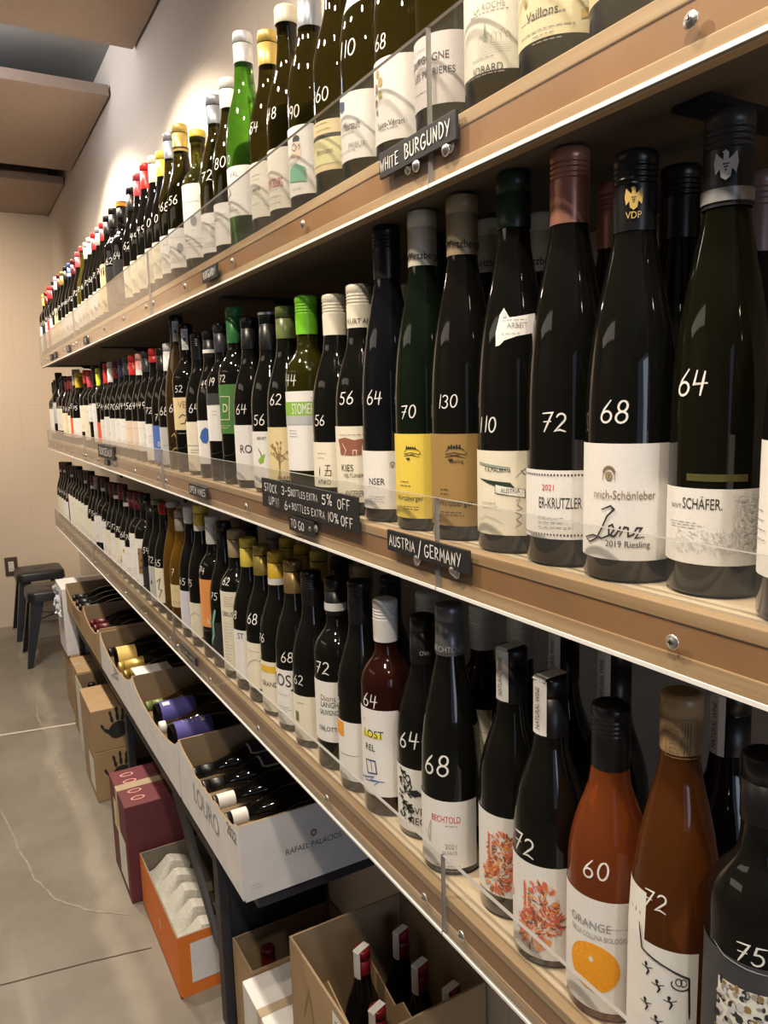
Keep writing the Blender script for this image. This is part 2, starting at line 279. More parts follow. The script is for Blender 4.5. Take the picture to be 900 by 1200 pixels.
class Flat:
    """2-D artwork (s across, z up) by colour, later wrapped on a surface as ONE mesh"""
    def __init__(s): s.items = []
    def poly(s, V, F, c): s.items.append((V, F, c))
    def line(s, pts, w, c):
        q = [pts[0]]
        for a, b in zip(pts, pts[1:]):
            n = max(1, int(math.hypot(b[0]-a[0], b[1]-a[1])/.005))
            q += [(a[0]+(b[0]-a[0])*i/n, a[1]+(b[1]-a[1])*i/n) for i in range(1, n+1)]
        s.poly(*ribbon(q, w), c)
    def fill(s, pts, c):
        x0, x1 = min(p[0] for p in pts), max(p[0] for p in pts); n = max(1, int((x1-x0)/.0035))
        def clip(P, keep, x):
            out = []
            for a, b in zip(P, P[1:]+P[:1]):
                ka, kb = keep(a[0]), keep(b[0])
                if ka: out.append(a)
                if ka != kb: t = (x-a[0])/(b[0]-a[0]); out.append((x, a[1]+(b[1]-a[1])*t))
            return out
        for i in range(n):
            a, b = x0+(x1-x0)*i/n, x0+(x1-x0)*(i+1)/n
            P = clip(list(pts), lambda x: x >= a-1e-9, a)
            if len(P) > 2: P = clip(P, lambda x: x <= b+1e-9, b)
            if len(P) > 2: s.poly(P, [tuple(range(len(P)))], c)
    def rect(s, s0, z0, s1, z1, c):
        n = max(1, int(abs(s1-s0)/.004)); V = []; F = []
        for i in range(n+1):
            t = s0+(s1-s0)*i/n; V += [(t, z0), (t, z1)]
        F = [(2*i, 2*i+2, 2*i+3, 2*i+1) for i in range(n)]; s.poly(V, F, c)
    def ell(s, cs, cz, rs, rz, c, n=20):
        rings = max(1, int(rs/.004)); V = [(cs, cz)]; F = []
        for k in range(1, rings+1):
            V += [(cs+rs*k/rings*math.cos(2*math.pi*i/n), cz+rz*k/rings*math.sin(2*math.pi*i/n)) for i in range(n)]
        for i in range(n): F.append((0, 1+i, 1+(i+1) % n))
        for k in range(1, rings):
            a = 1+(k-1)*n; b = 1+k*n
            F += [(a+i, b+i, b+(i+1) % n, a+(i+1) % n) for i in range(n)]
        s.poly(V, F, c)
    def text(s, t, cs, cz, size, c, rot=False, mx=None):
        if t not in TXT: text_poly([t])
        V, F = TXT[t]
        if not V: return
        k = size; w = max(v[0] for v in V)-min(v[0] for v in V)
        e = mx/(w*k) if mx else .86
        s.poly([(cs-v[1]*k, cz+v[0]*k*e) if rot else (cs+v[0]*k*e, cz+v[1]*k) for v in V], F, c)
    def rows(s, s0, z0, s1, z1, n, c):
        """lines of print too small to read"""
        h = min(.0013, (z1-z0)/(n*1.7))
        rnd = random.Random(int(s0*1e5)+n)
        for i in range(n):
            z = z1-(i+.5)*(z1-z0)/n; x = s0; end = s1-(s1-s0)*.3*rnd.random()
            while x < end:
                w = min(end-x, .002+.004*rnd.random())
                s.rect(x, z-h*.3, x+w, z+h*.3, c); x += w+.0012
    def build(s, name, surf, kind, parent, eps):
        if not s.items: return None
        cols = []; mb = MB()
        n = len(s.items); st = min(.00003, .0006/n)
        for i, (V, F, c) in enumerate(s.items):
            if c not in cols: cols.append(c)
            mb.add([surf(p[0], p[1], eps+i*st) for p in V], F, cols.index(c))
        o = mb.build(name, [pal(c, kind) for c in cols], parent); return o
# ------------------------------------------------------------------ bottles
def profile(kind, h, R):
    if kind == 'bord':
        P = [(0,.90),(.004,1),(.100,1),(.183,1),(.191,.975),(.199,.91),(.206,.81),(.213,.67),(.220,.53),(.228,-.0158),(.240,-.0150),(.277,-.0142),(.2785,-.0160),(.291,-.0160),(.2925,-.0146),(.30,-.0142)]; hn = .30
    elif kind == 'burg':
        P = [(0,.88),(.004,1),(.08,1),(.135,1),(.150,.985),(.164,.94),(.178,.86),(.192,.75),(.206,.62),(.219,.51),(.232,-.0170),(.246,-.0155),(.273,-.0145),(.2745,-.0162),(.287,-.0162),(.2885,-.0148),(.296,-.0144)]; hn = .296
    else:
        P = [(0,.90),(.004,1),(.08,1),(.132,1),(.152,.99),(.172,.96),(.192,.91),(.212,.83),(.232,.73),(.250,.63),(.268,.53),(.284,.45),(.300,-.0150),(.318,-.0142),(.333,-.0138),(.3345,-.0152),(.344,-.0152),(.3455,-.0142),(.35,-.0138)]; hn = .35
    k = h/hn
    return [(z*k, (q*R if q > 0 else -q)) for z, q in P]
def rad_at(P, z):
    if z <= P[0][0]: return P[0][1]
    for (a, ra), (b, rb) in zip(P, P[1:]):
        if z <= b: return ra+(rb-ra)*(z-a)/(b-a) if b > a else rb
    return P[-1][1]
MESH = {}
def shared(key, make):
    """same mesh data for repeats of one shape"""
    if key in MESH:
        o = bpy.data.objects.new(MESH[key][0], MESH[key][1]); COL.objects.link(o); return o
    o = make(); MESH[key] = (o.name.split('.')[0], o.data); return o
EMB = {}
def emblem(fl, op, s, z, w, c, lab=None):
    n0 = len(fl.items)
    draw_emblem(fl, op, s, z, w, c)
    if lab:                                              # artwork stays on its label
        fl.items = fl.items[:n0]+[i for i in fl.items[n0:] if max(p[1] for p in i[0]) < lab[2]-.001 and min(p[1] for p in i[0]) > lab[3]+.001 and max(p[0] for p in i[0]) < math.radians(lab[1])*.038]
def draw_emblem(fl, op, s, z, w, c):
    rnd = random.Random(int(s*1e4)+len(op))
    if op == 'crest':
        fl.ell(s, z-.2*w, .28*w, .36*w, c, 14); fl.ell(s, z-.2*w, .2*w, .27*w, 'tan', 12); fl.rect(s-.07*w, z-.4*w, s+.07*w, z, c)
        for k in range(9):
            a = R_(20*k+10); fl.ell(s+.42*w*math.cos(a), z+.05*w+.5*w*math.sin(a)*.9, .10*w, .12*w, c, 8)
        fl.line([(s-.5*w, z-.5*w), (s-.4*w, z+.1*w), (s-.25*w, z+.3*w)], .07*w, c); fl.line([(s+.5*w, z-.5*w), (s+.4*w, z+.1*w), (s+.25*w, z+.3*w)], .07*w, c)
    elif op == 'village':
        fl.line([(s-.5*w, z), (s-.3*w, z+.22*w), (s, z+.26*w), (s+.3*w, z+.2*w), (s+.55*w, z+.05*w)], .05*w, c)
        for i in range(5):
            x = s-.38*w+i*.15*w; hh = .12*w+.10*w*rnd.random(); fl.fill([(x, z+.15*w), (x+.1*w, z+.15*w), (x+.1*w, z+.15*w+hh), (x+.05*w, z+.2*w+hh), (x, z+.15*w+hh)], c)
        fl.line([(s-.55*w, z-.12*w), (s, z-.04*w), (s+.55*w, z-.16*w), (s+.6*w, z-.02*w), (s+.66*w, z-.2*w)], .04*w, c)
        fl.line([(s-.55*w, z-.28*w), (s, z-.2*w), (s+.55*w, z-.32*w)], .04*w, c); fl.rows(s-.48*w, z-.22*w, s+.45*w, z-.12*w, 1, c)
        for k in range(3): fl.ell(s-.3*w+.08*w*k, z-.42*w-.04*w*(k % 2), .05*w, .08*w, c, 8)
    elif op == 'tree':
        fl.line([(s, z-.9*w), (s+.03*w, z-.3*w), (s, z+.1*w)], .07*w, c)
        for k in range(16):
            a = R_(25+130*rnd.random()); b = z-.35*w+.45*w*rnd.random(); L = (.35+.35*rnd.random())*w
            e = (s+L*.75*math.cos(a), b+L*math.sin(a)); fl.line([(s, b), ((s+e[0])/2+.03*w, (b+e[1])/2), e], .022*w, c)
            fl.ell(e[0], e[1], .05*w, .05*w, c, 6)
    elif op == 'coral':
        for k in range(26):
            a = rnd.random()*6.283; q = rnd.random()**.5; lf_ = ((.12,.30,.30,.42),(.22,-.15,.38,.28),(-.05,-.5,.30,.34))[k % 3]
            fl.ell(s+lf_[0]*w+lf_[2]*q*math.cos(a)*.8, z+lf_[1]*w+lf_[3]*q*math.sin(a)*.8, .16*w, .15*w, ('coralpale', 'coral', 'coralpale', 'orangelabel')[k % 4], 10)
        for k in range(330):
            a = rnd.random()*6.283; q = rnd.random()**.5
            if k % 3 == 0: cx, cz, rx, rz = s+.12*w, z+.30*w, .36*w, .50*w
            elif k % 3 == 1: cx, cz, rx, rz = s+.22*w, z-.15*w, .46*w, .34*w
            else: cx, cz, rx, rz = s-.05*w, z-.5*w, .36*w, .42*w
            x, y = cx+rx*q*math.cos(a), cz+rz*q*math.sin(a)
            col = ('coral', 'brick', 'orangelabel', 'peach', 'coral')[rnd.randrange(5)]
            L = .13*w; b = a+.5*(rnd.random()-.5)
            fl.line([(x, y), (x+L*.6*math.cos(b), y+L*.6*math.sin(b)), (x+L*math.cos(b+.3), y+L*math.sin(b+.3))], (.03+.05*rnd.random())*w, col)
        fl.line([(s-.28*w, z+.75*w), (s-.25*w, z+.2*w), (s-.3*w, z-.3*w)], .07*w, 'coral'); fl.line([(s-.2*w, z+.75*w), (s-.2*w, z+.1*w)], .04*w, 'cream')
    elif op == 'splotch':
        for k in range(60):
            x = s+(rnd.random()-.5)*.55*w; y = z+(rnd.random()-.5)*2*w
            fl.line([(x, y), (x+(rnd.random()-.5)*.2*w, y+.1*w), (x+(rnd.random()-.5)*.3*w, y+.2*w*rnd.random())], (.03+.07*rnd.random())*w, c)
        fl.fill([(s+.1*w, z+.35*w), (s+.5*w, z+.45*w), (s+.75*w, z+.25*w), (s+.45*w, z+.18*w)], c)
    elif op == 'church':
        fl.fill([(s-.3*w, z), (s-.2*w, z), (s-.2*w, z+.45*w), (s-.25*w, z+.8*w), (s-.3*w, z+.45*w)], c)
        for k in range(7):
            x = s-.55*w+k*.2*w; fl.line([(x, z-.1*w), (x, z+.15*w+.1*w*(k % 3)), (x+.1*w, z+.28*w+.1*w*(k % 2)), (x+.2*w, z+.1*w), (x+.2*w, z-.1*w)], .02*w, c)
        for k in range(5): fl.line([(s-.6*w, z-.15*w-.1*w*k), (s, z-.1*w-.1*w*k), (s+.85*w, z-.2*w-.08*w*k)], .015*w, c)
    elif op == 'figures':
        for k in range(5):
            x = s+(-.4+.5*(k % 3)*.8)*w; y = z+(.7-.45*k)*w
            fl.line([(x, y), (x+.12*w, y-.15*w), (x+.05*w, y-.32*w)], .07*w, c); fl.ell(x+.02*w, y+.08*w, .06*w, .07*w, c, 8); fl.line([(x-.15*w, y-.05*w), (x+.05*w, y-.08*w), (x+.25*w, y+.03*w)], .04*w, c)
        x = s+.75*w; y = z+.45*w
        fl.line(arc(x, y, .28*w, .2*w, 150, 390, 10), .04*w, c); fl.line(arc(x-.05*w, y+.1*w, .1*w, .14*w, 0, 360, 9), .03*w, c); fl.line(arc(x+.1*w, y+.1*w, .09*w, .14*w, 0, 360, 9), .03*w, c)
    elif op == 'star':
        fl.fill([(s+w*(.5 if k % 2 == 0 else .2)*math.sin(k*math.pi/5), z+w*(.5 if k % 2 == 0 else .2)*math.cos(k*math.pi/5)) for k in range(10)], c)
def make_bottle(bot, label, group, loc, phi, rot=(0,0,0), cat='bottle', name='wine_bottle'):
    (row, x, y, h, kind, Rr, g, c, cl, cs, bands, lab, pr, art, back, d) = bot
    P = profile(kind, h, Rr); far_ = y > 1.9; n = 20 if far_ else 40
    root = thing(name, label, cat, loc, group, rot)
    def surf(s, z, e):
        q = rad_at(P, z)+e; a = phi+s/Rr; return (q*math.cos(a), q*math.sin(a), z)
    # glass
    ob = MB(); 
    # punt in the base, body, mouth
    base_p = [(.022*(1 if kind != 'flute' else .6), .003), (.010, .55*Rr), (.001, .80*Rr)]
    ob.lathe(base_p+P, n); o = ob.build('glass', glass(g), root)
    # capsule
    z0 = h-cl; cb = MB(); capmats = [pal(c, dict(screw='screw', wax='wax').get(cs, 'foil'))]
    rt = rad_at(P, h-.008)
    if cs == 'screw':
        rr = .0170; pr_l = [(z0, max(rad_at(P, z0)+.0004, rr-.0003)), (h-.026, rr)]
        zz = h-.0255
        for k in range(4): pr_l += [(zz, rr), (zz+.0008, rr-.0007), (zz+.0022, rr-.0007), (zz+.003, rr)]; zz += .0042
        pr_l += [(h-.003, rr), (h-.0004, rr-.001), (h+.0008, rr-.004)]
        cb.lathe(pr_l, n, 0, False, True)
    elif cs == 'wax':
        a = rad_at(P, z0)+.0005
        cb.lathe([(z0, a), (z0+.002, a+.0012), (h-.016 if cl > .016 else z0+.003, .0175), (h-.002, .0178), (h+.0015, .0165), (h+.003, .011)], n, 0, False, True)
    else:
        rt = .0164; r0 = max(rad_at(P, z0)+.0007, .0158)
        pts = [(z0, r0), (z0+.0005, r0+.0001), (h-.0190, rt), (h-.0188, rt-.0006), (h-.0176, rt-.0006), (h-.0174, rt+.0002), (h-.0020, rt-.0002), (h-.0004, rt-.0012), (h+.0008, rt-.004)]
        if cl < .03: pts = [(z0, r0), (h-.0020, rt-.0002), (h-.0004, rt-.0012), (h+.0008, rt-.004)]
        cb.lathe(pts, n, 0, False, True)
    for (a, b, cc) in bands:
        capmats.append(pal(cc, 'foil'))
        cb.lathe([(h-b, max(rad_at(P, h-b), .0170 if cs == 'screw' else .0164)+.0009), (h-a, max(rad_at(P, h-a), .0170 if cs == 'screw' else .0164)+.0009)], n, len(capmats)-1, False, False)
    cap = cb.build('capsule', capmats, root)
    if cs == 'cork':                                   # printed cork seen through the neck
        fl = Flat(); fl.rows(-.008, h-.044, 0, h-.021, 7, 'umber')
        for k in range(4): fl.line([(.002+.0018*k, h-.045), (.002+.0018*k, h-.02)], .0008, 'umber')
        fl.line([(-.010, h-.048), (.012, h-.048), (.012, h-.017), (-.010, h-.017), (-.010, h-.048)], .0007, 'umber')
        def sn(s, z, e): a = phi+s/.0155; q = max(rad_at(P, z), .0162)+e; return (q*math.cos(a), q*math.sin(a), z)
        fl.build('capsule_print', sn, 'print', cap, .0012)
    cf = Flat(); sf = Flat()
    if cs == 'seal':
        sf = MB(); 
        for (dz0, dz1, cc) in ((h-.058, h-.012, 0),):
            w = .0065; vs = []; m_ = 5
            for i in range(m_):
                s_ = -w+2*w*i/(m_-1)
                for z in (dz0, h-.035, dz1):
                    q = max(rad_at(P, z), .0166)+.0012; a = phi-.15+s_/.0155; vs.append((q*math.cos(a), q*math.sin(a), z))
            sf.add(vs, [(3*i+j, 3*i+3+j, 3*i+4+j, 3*i+1+j) for i in range(m_-1) for j in range(2)], 0)
        so = sf.build('neck_seal', [pal('white')], root)
        f2 = Flat(); f2.ell(-.0025, h-.035, .003, .004, 'blue', 10); f2.rows(-.007, h-.054, .002, h-.043, 3, 'grey'); f2.rows(-.007, h-.028, .002, h-.016, 3, 'blue')
        def sn2(s, z, e): a = phi+s/.0155; q = max(rad_at(P, z), .0166)+e; return (q*math.cos(a), q*math.sin(a), z)
        f2.build('seal_print', sn2, 'print', so, .0020)
    # label
    lo = None; lf = Flat()
    if lab:
        dL, dR, zt, zb, lc = lab; lb = MB(); m_ = 12 if far_ else 26; zs = [zb+(zt-zb)*j/3 for j in range(4)]
        fill = lc; extra = None
        if lc == 'pinkdisc': fill = 'white'
        if lc in ('photolabel', 'floral'): fill = 'white'
        if lc == 'maroonstripe': fill = 'darkred'
        if lc == 'orangesplit': fill = 'white'
        if lc == 'ivory' : fill = 'ivory'
        vs = []
        for i in range(m_+1):
            s_ = R_(dL+(dR-dL)*i/m_)*Rr
            for z in zs: vs.append(surf(s_, z, .0005))
        lb.add(vs, [(4*i+j, 4*i+4+j, 4*i+5+j, 4*i+1+j) for i in range(m_) for j in range(3)], 0, True)
        lo = lb.build('label', pal(fill), root)
        sl, sr = R_(max(dL, -75))*Rr, R_(min(dR, 70))*Rr
        hh = zt-zb
        if lc == 'pinkdisc': lf.ell(sr-.012, zb+.55*hh, .018, .028, 'pink')
        elif lc == 'photolabel':
            lf.rect(sl+.012, zb+.25*hh, sr-.004, zt-.2*hh, 'umber')
            rr = random.Random(3)
            for k in range(30): lf.ell(sl+.014+(sr-sl-.022)*rr.random(), zb+.27*hh+.5*hh*rr.random(), .003, .004, ('darkred', 'lilac', 'pink', 'navyink')[k % 4], 8)
        elif lc == 'maroonstripe': lf.rect(sl+.010, zb, sr-.012, zt, 'white')
        elif lc == 'orangesplit': lf.rect(-.02, zb+.1*hh, sr, zb+.55*hh, 'orangered')
        elif lc == 'floral':
            rr = random.Random(5)
            for k in range(12): lf.ell(sl+(sr-sl)*rr.random(), zb+.2*hh+.5*hh*rr.random(), .004, .006, ('mustard', 'limeband', 'brick')[k % 3], 8)
        elif not art and lc not in ('blacklabel',):
            rr = random.Random(int(y*1000))
            top = zt-hh*(.15+.1*rr.random())
            lf.rows(sl+.006, top-.008, sr-.004, top, 1, 'grey')
            if rr.random() < .6: lf.ell((sl+sr)/2, zb+.5*hh, .007, .010, ('pale', 'grey', 'straw', 'umber')[rr.randrange(4)], 12)
            lf.rows(sl+.006, zb+.12*hh, sr-.004, zb+.28*hh, 3, 'grey')
    gf = Flat()                                        # ink on the glass itself
    def necksurf(s, z, e): q = max(rad_at(P, z), (.0170 if cs == 'screw' else .0166) if z > h-cl else 0)+e; a = phi+s/max(q, .01); return (q*math.cos(a), q*math.sin(a), z)
    for a in art:
        op = a[0]
        if op == 't': (lf if lab and a[3] < lab[2]+.004 else gf).text(a[1], a[2], a[3], a[4], a[5], mx=a[6] if len(a) > 6 else None)
        elif op == 'e': lf.ell(*a[1:])
        elif op == 'r':
            if lab: z0_, z1_ = max(a[2], lab[3]), min(a[4], lab[2]); lf.rect(max(a[1], R_(lab[0])*Rr), z0_, min(a[3], R_(lab[1])*Rr), z1_, a[5])
        elif op == 'r2':                                # stepped upper corner of a label
            fl = MB(); m_ = 10; vs = []
            for i in range(m_+1):
                s_ = a[1]+(a[2]-a[1])*i/m_
                vs += [surf(s_, lab[2]-.002, .0005), surf(s_, lab[2]+.04, .0005)]
            fl.add(vs, [(2*i, 2*i+2, 2*i+3, 2*i+1) for i in range(m_)], 0, True); fl.build('label', pal('white'), root)
        elif op == 'l': (lf if lab else gf).line(a[1], a[2], a[3])
        elif op == 'p': lf.fill(a[1], a[2])
        elif op == 'n': (lf if lab else gf).rows(min(a[1], a[3]), min(a[2], a[4]), max(a[1], a[3]), max(a[2], a[4]), a[5], a[6])
        elif op == 'tex':
            rr = random.Random(11); k = int((a[2]-a[1])*(a[4]-a[3])*260000)
            for i in range(k):
                s_ = a[1]+(a[2]-a[1])*rr.random(); z = a[3]+(a[4]-a[3])*rr.random()
                if lab[3]+.003 < z < lab[2]-.003: b = rr.random()*6.28; lf.line([(s_, z), (s_+.0022*math.cos(b), z+.0022*math.sin(b))], .0006, 'pale')
        elif op == 'dots':
            for z in (lab[2]-.004, lab[3]+.004):
                for i in range(38): lf.rect(-.058+.0029*i, z-.0008, -.0566+.0029*i, z+.0008, a[3])
        elif op == 'dots2': pass
        elif op == 'pic':
            rr = random.Random(9)
            lf.rect(a[1], max(a[2], .012), a[3], a[4], 'paper')
            for i in range(170):
                s_ = a[1]+(a[3]-a[1])*rr.random(); z = max(a[2], .012)+(a[4]-max(a[2], .012))*rr.random()
                lf.ell(s_, z, .001+.002*rr.random(), .001+.003*rr.random(), ('ink', 'grey', 'pale', 'charcoal', 'umber', 'pale', 'greytan')[rr.randrange(7)], 7)
        elif op == 'tz': cf.text(a[1], R_(a[2])*.015, h-a[3], a[4], a[5])
        elif op == 'pz':
            k = a[4]; cf.fill([(R_(a[2])*.015+p[0]*k*.9, h-a[3]+p[1]*k) for p in a[1]], a[5])
            for i, (dx, dz) in enumerate(((-.08,.05),(.08,.05),(0,.05),(-.04,-.06),(.04,-.06),(0,-.17))): cf.ell(R_(a[2])*.015+dx*k, h-a[3]+dz*k, .035*k, .04*k, 'ink', 8)
        elif op == 'ring':                              # fill line seen as a paler band
            zc = lab[2]+.008; gf.rect(-.62*Rr, zc-.0026, .62*Rr, zc+.0026, 'oliveglow')
        elif op == 'stick':
            sz = .212*h/.35
            st = MB(); pts = [(-.017, -.018), (.019, -.007), (.016, .001), (.020, .010), (-.004, .006), (-.009, .016), (-.013, .010), (-.0145, -.006)]
            V = []; m_ = 9
            tops = [(-.017,-.006),(-.013,.010),(-.009,.016),(-.004,.007),(.002,.0075),(.008,.0085),(.014,.0095),(.020,.0105)]
            bots = [(-.017,-.019),(-.013,-.018),(-.009,-.014),(-.004,-.0125),(.002,-.0105),(.008,-.0095),(.014,-.0085),(.019,-.0075)]
            for t_, b_ in zip(tops, bots): V += [necksurf(b_[0]*1.05, sz+b_[1], .0008), necksurf((t_[0]+b_[0])/2*1.05, sz+(t_[1]+b_[1])/2, .0008), necksurf(t_[0]*1.05, sz+t_[1], .0008)]
            st.add(V, [(3*i+j, 3*i+3+j, 3*i+4+j, 3*i+1+j) for i in range(7) for j in range(2)], 0, True)
            so = st.build('neck_sticker', pal('white'), root)
            f2 = Flat(); f2.text(a[1], .003, sz-.0005, .0052, 'grey'); f2.rows(-.011, sz+.004, .015, sz+.006, 1, 'pale'); f2.rows(-.012, sz-.009, .012, sz-.006, 1, 'pale'); f2.ell(-.009, sz+.010, .002, .003, 'pale', 8)
            f2.build('sticker_print', necksurf, 'print', so, .0013)
        elif op == 'collar':
            nb = MB(); vs = []; m_ = 16
            for i in range(m_+1):
                s_ = (-1.7+3.4*i/m_)*Rr; drop = .012*math.sin(math.pi*i/m_)
                vs += [surf(s_, a[1]*h/.296-.006+drop*0-abs(i-m_/2)*.0018, .0006), surf(s_, a[2]*h/.296-abs(i-m_/2)*.0018, .0006)]
            nb.add(vs, [(2*i, 2*i+2, 2*i+3, 2*i+1) for i in range(m_)], 0, True); nb.build('neck_label', pal('white'), root)
        elif op == 'strip':
            st = MB(); ps = -.75; vs = []; q_ = .0155
            zs = [h-.056, h-.04, h-.02, h-.001]
            for i in range(4):
                da = ps+(-.0080+.016*i/3)/q_
                for z in zs: q = max(rad_at(P, z), .0166)+.0012; vs.append((q*math.cos(phi+da), q*math.sin(phi+da), z))
            st.add(vs, [(4*i+j, 4*i+4+j, 4*i+5+j, 4*i+1+j) for i in range(3) for j in range(3)])
            ca, sa = math.cos(phi+ps), math.sin(phi+ps); tp = [(-.0150, -.0080), (.0150, -.0080), (.0150, .0080), (-.0150, .0080)]
            st.add([(t_[0]*ca-t_[1]*sa, t_[0]*sa+t_[1]*ca, h+.0016) for t_ in tp], [(0,1,2,3)])
            qq = .0177
            st.add([(qq*ca+.0080*sa, qq*sa-.0080*ca, h-.001), (qq*ca-.0080*sa, qq*sa+.0080*ca, h-.001), (.0150*ca-.0080*sa, .0150*sa+.0080*ca, h+.0016), (.0150*ca+.0080*sa, .0150*sa-.0080*ca, h+.0016)], [(0,1,2,3)])
            so = st.build('paper_seal', pal('white'), root)
            f2 = Flat(); f2.text(a[1], ps*.0155, h-.029, .0045, 'ink', True, mx=.042)
            def sn3(s, z, e): q = max(rad_at(P, z), .0166)+e; a_ = phi+s/.0155; return (q*math.cos(a_), q*math.sin(a_), z)
            f2.build('seal_print', sn3, 'print', so, .0024)
        elif op in ('crest', 'village', 'tree', 'coral', 'splotch', 'church', 'figures', 'star'): emblem(lf, op, *a[1:], lab=lab)
    if lf.items: lf.build('label_print', surf, 'print', lo or root, .0009)
    if gf.items: gf.build('glass_marking', surf, 'print', root, .0006)
    if cf.items: cf.build('capsule_print', necksurf, 'print', cap, .0012 if not bands else .0018)
    if pr:
        t, s0, z0_, size = pr; f2 = Flat()
        if t == '~': t = random.Random(int(y*7919)+int(h*1e5)).choice(['64', '72', '60', '56', '68', '62', '75', '70', '49', '54'])
        rnd = random.Random(int(y*999))
        ls, wd = hand_lines(t, size, rnd)
        for l in ls: f2.line([(p[0]+s0+.12*p[1], p[1]+z0_) for p in l], size*.10, 'white')
        f2.build('price_mark', surf, 'paint', root, .0005)
    return root
# ------------------------------------------------------------------ the room
XW, YB = .75, 5.95
def slab(name, a, b, m): o = MB(); o.box(*a, *b); return struct(o.build(name, m))
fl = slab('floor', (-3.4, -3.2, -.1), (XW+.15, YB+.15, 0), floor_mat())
slab('wall_right', (XW, -3.2, 0), (XW+.15, YB+.15, 3.2), wall_mat('painted_block_side', WALLC, 'Y'))
slab('wall_back', (-3.4, YB, 0), (XW, YB+.15, 3.2), wall_mat('painted_block_end', BACKC, 'X'))
slab('wall_left', (-3.55, -3.2, 0), (-3.4, YB+.15, 3.2), simple('dark_plaster', (.17,.15,.13), .7, 0, .04, 4))
slab('ceiling', (-3.55, -3.2, 3.07), (XW+.15, YB+.15, 3.2), simple('grey_ceiling', (.24,.24,.235), .8, 0, .05, 3))
CP = simple('taupe_panel', CEILC, .75, 0, .05, 25, .15)
for (y0, y1) in ((-.2, 3.125), (3.61, 4.80), (5.09, 5.948)):
    o = MB(); o.box(-3.35, y0, 2.885, XW-.008, y1, 2.93); o = o.build('ceiling_panel', CP, bevel=.002); struct(o)
o = MB()
for y0 in (3.0, 4.7): o.box(-3.3, y0, 2.93, .7, y0+.05, 3.07)
for y0 in (.2, 5.4): o.box(-3.3, y0, 2.93, .7, y0+.05, 3.07)
struct(o.build('ceiling_batten', CP))
# front wall with the shop window
wf = MB(); wf.box(-3.4, -3.2, 0, XW, -3.1, .7); wf.box(-3.4, -3.2, 2.6, XW, -3.1, 3.07); wf.box(-3.4, -3.2, .7, -1.8, -3.1, 2.6); wf.box(.6, -3.2, .7, XW, -3.1, 2.6)
struct(wf.build('wall_front', simple('dark_plaster', (.17,.15,.13))))
wn = MB()
for (a, b) in (((-1.8,.7), (-1.75,2.6)), ((.55,.7), (.6,2.6)), ((-1.75,.7), (.55,.75)), ((-1.75,2.55), (.55,2.6)), ((-.62,.75), (-.58,2.55))): wn.box(a[0], -3.17, a[1], b[0], -3.12, b[1])
struct(wn.build('window_1', simple('dark_frame', (.03,.03,.03), .4)))
# saw-cut line and cracks of the concrete
ln = MB(); pts = [(-3.0, 4.38), (-1.2, 4.10), (.07, 3.921), (.38, 3.868), (.74, 3.81)]
for a, b in zip(pts, pts[1:]): ln.add([(a[0], a[1]-.008, .0012), (b[0], b[1]-.008, .0012), (b[0], b[1]+.008, .0012), (a[0], a[1]+.008, .0012)], [(0,1,2,3)])
struct(ln.build('trim_1', simple('chalky_joint', (.62,.57,.48), .8)))
rnd = random.Random(4)
def crack(ck, pts, w, jit, n):
    out = []
    for a, b in zip(pts, pts[1:]):
        for i in range(n): t = i/n; out.append((a[0]+(b[0]-a[0])*t+(rnd.random()-.5)*jit, a[1]+(b[1]-a[1])*t))
    out.append(pts[-1])
    V, F = ribbon(out, w); z = .0010+.0003*rnd.random(); ck.add([(p[0], p[1], z) for p in V], F)
ck = MB(); crack(ck, [(-1.6, 2.5), (-.6, 2.3), (-.028, 2.139), (.2, 2.10), (.36, 2.065)], .004, .006, 9)
struct(ck.build('trim_2', simple('crack_dark', (.07,.06,.048), .9)))
ck = MB()
crack(ck, [(.26, 4.25), (.245, 4.05), (.28, 3.7), (.262, 3.3), (.29, 2.95)], .009, .008, 5)
crack(ck, [(.255, 4.4), (.30, 4.05), (.265, 3.6), (.285, 3.2)], .007, .008, 5)
crack(ck, [(.02, 3.2), (.06, 2.9), (.10, 2.6), (.15, 2.45), (.22, 2.35), (.33, 2.25)], .006, .008, 5)
struct(ck.build('trim_3', simple('crack_pale', (.30,.27,.215), .5, 0, .25, 30)))
# outlet on the end wall
ot = thing('wall_outlet', 'bronze wall plate with a pale socket low on the end wall', 'outlet', (.29, YB, .438))
o = MB(); o.box(-.041, -.008, -.068, .041, -.0005, .068); o.build('plate', simple('bronze_plate', (.13,.085,.06), .35, .6), ot, bevel=.003)
o = MB(); o.box(-.018, -.012, -.036, .018, -.0082, .036); so = o.build('socket', simple('pale_plastic', (.62,.60,.56), .4), ot, bevel=.002)
o = MB()
for z in (-.018, .018):
    for dx in (-.006, .006): o.box(dx-.001, -.0128, z-.004, dx+.001, -.0121, z+.004)
o.build('slots', pal('black', 'paint'), so)
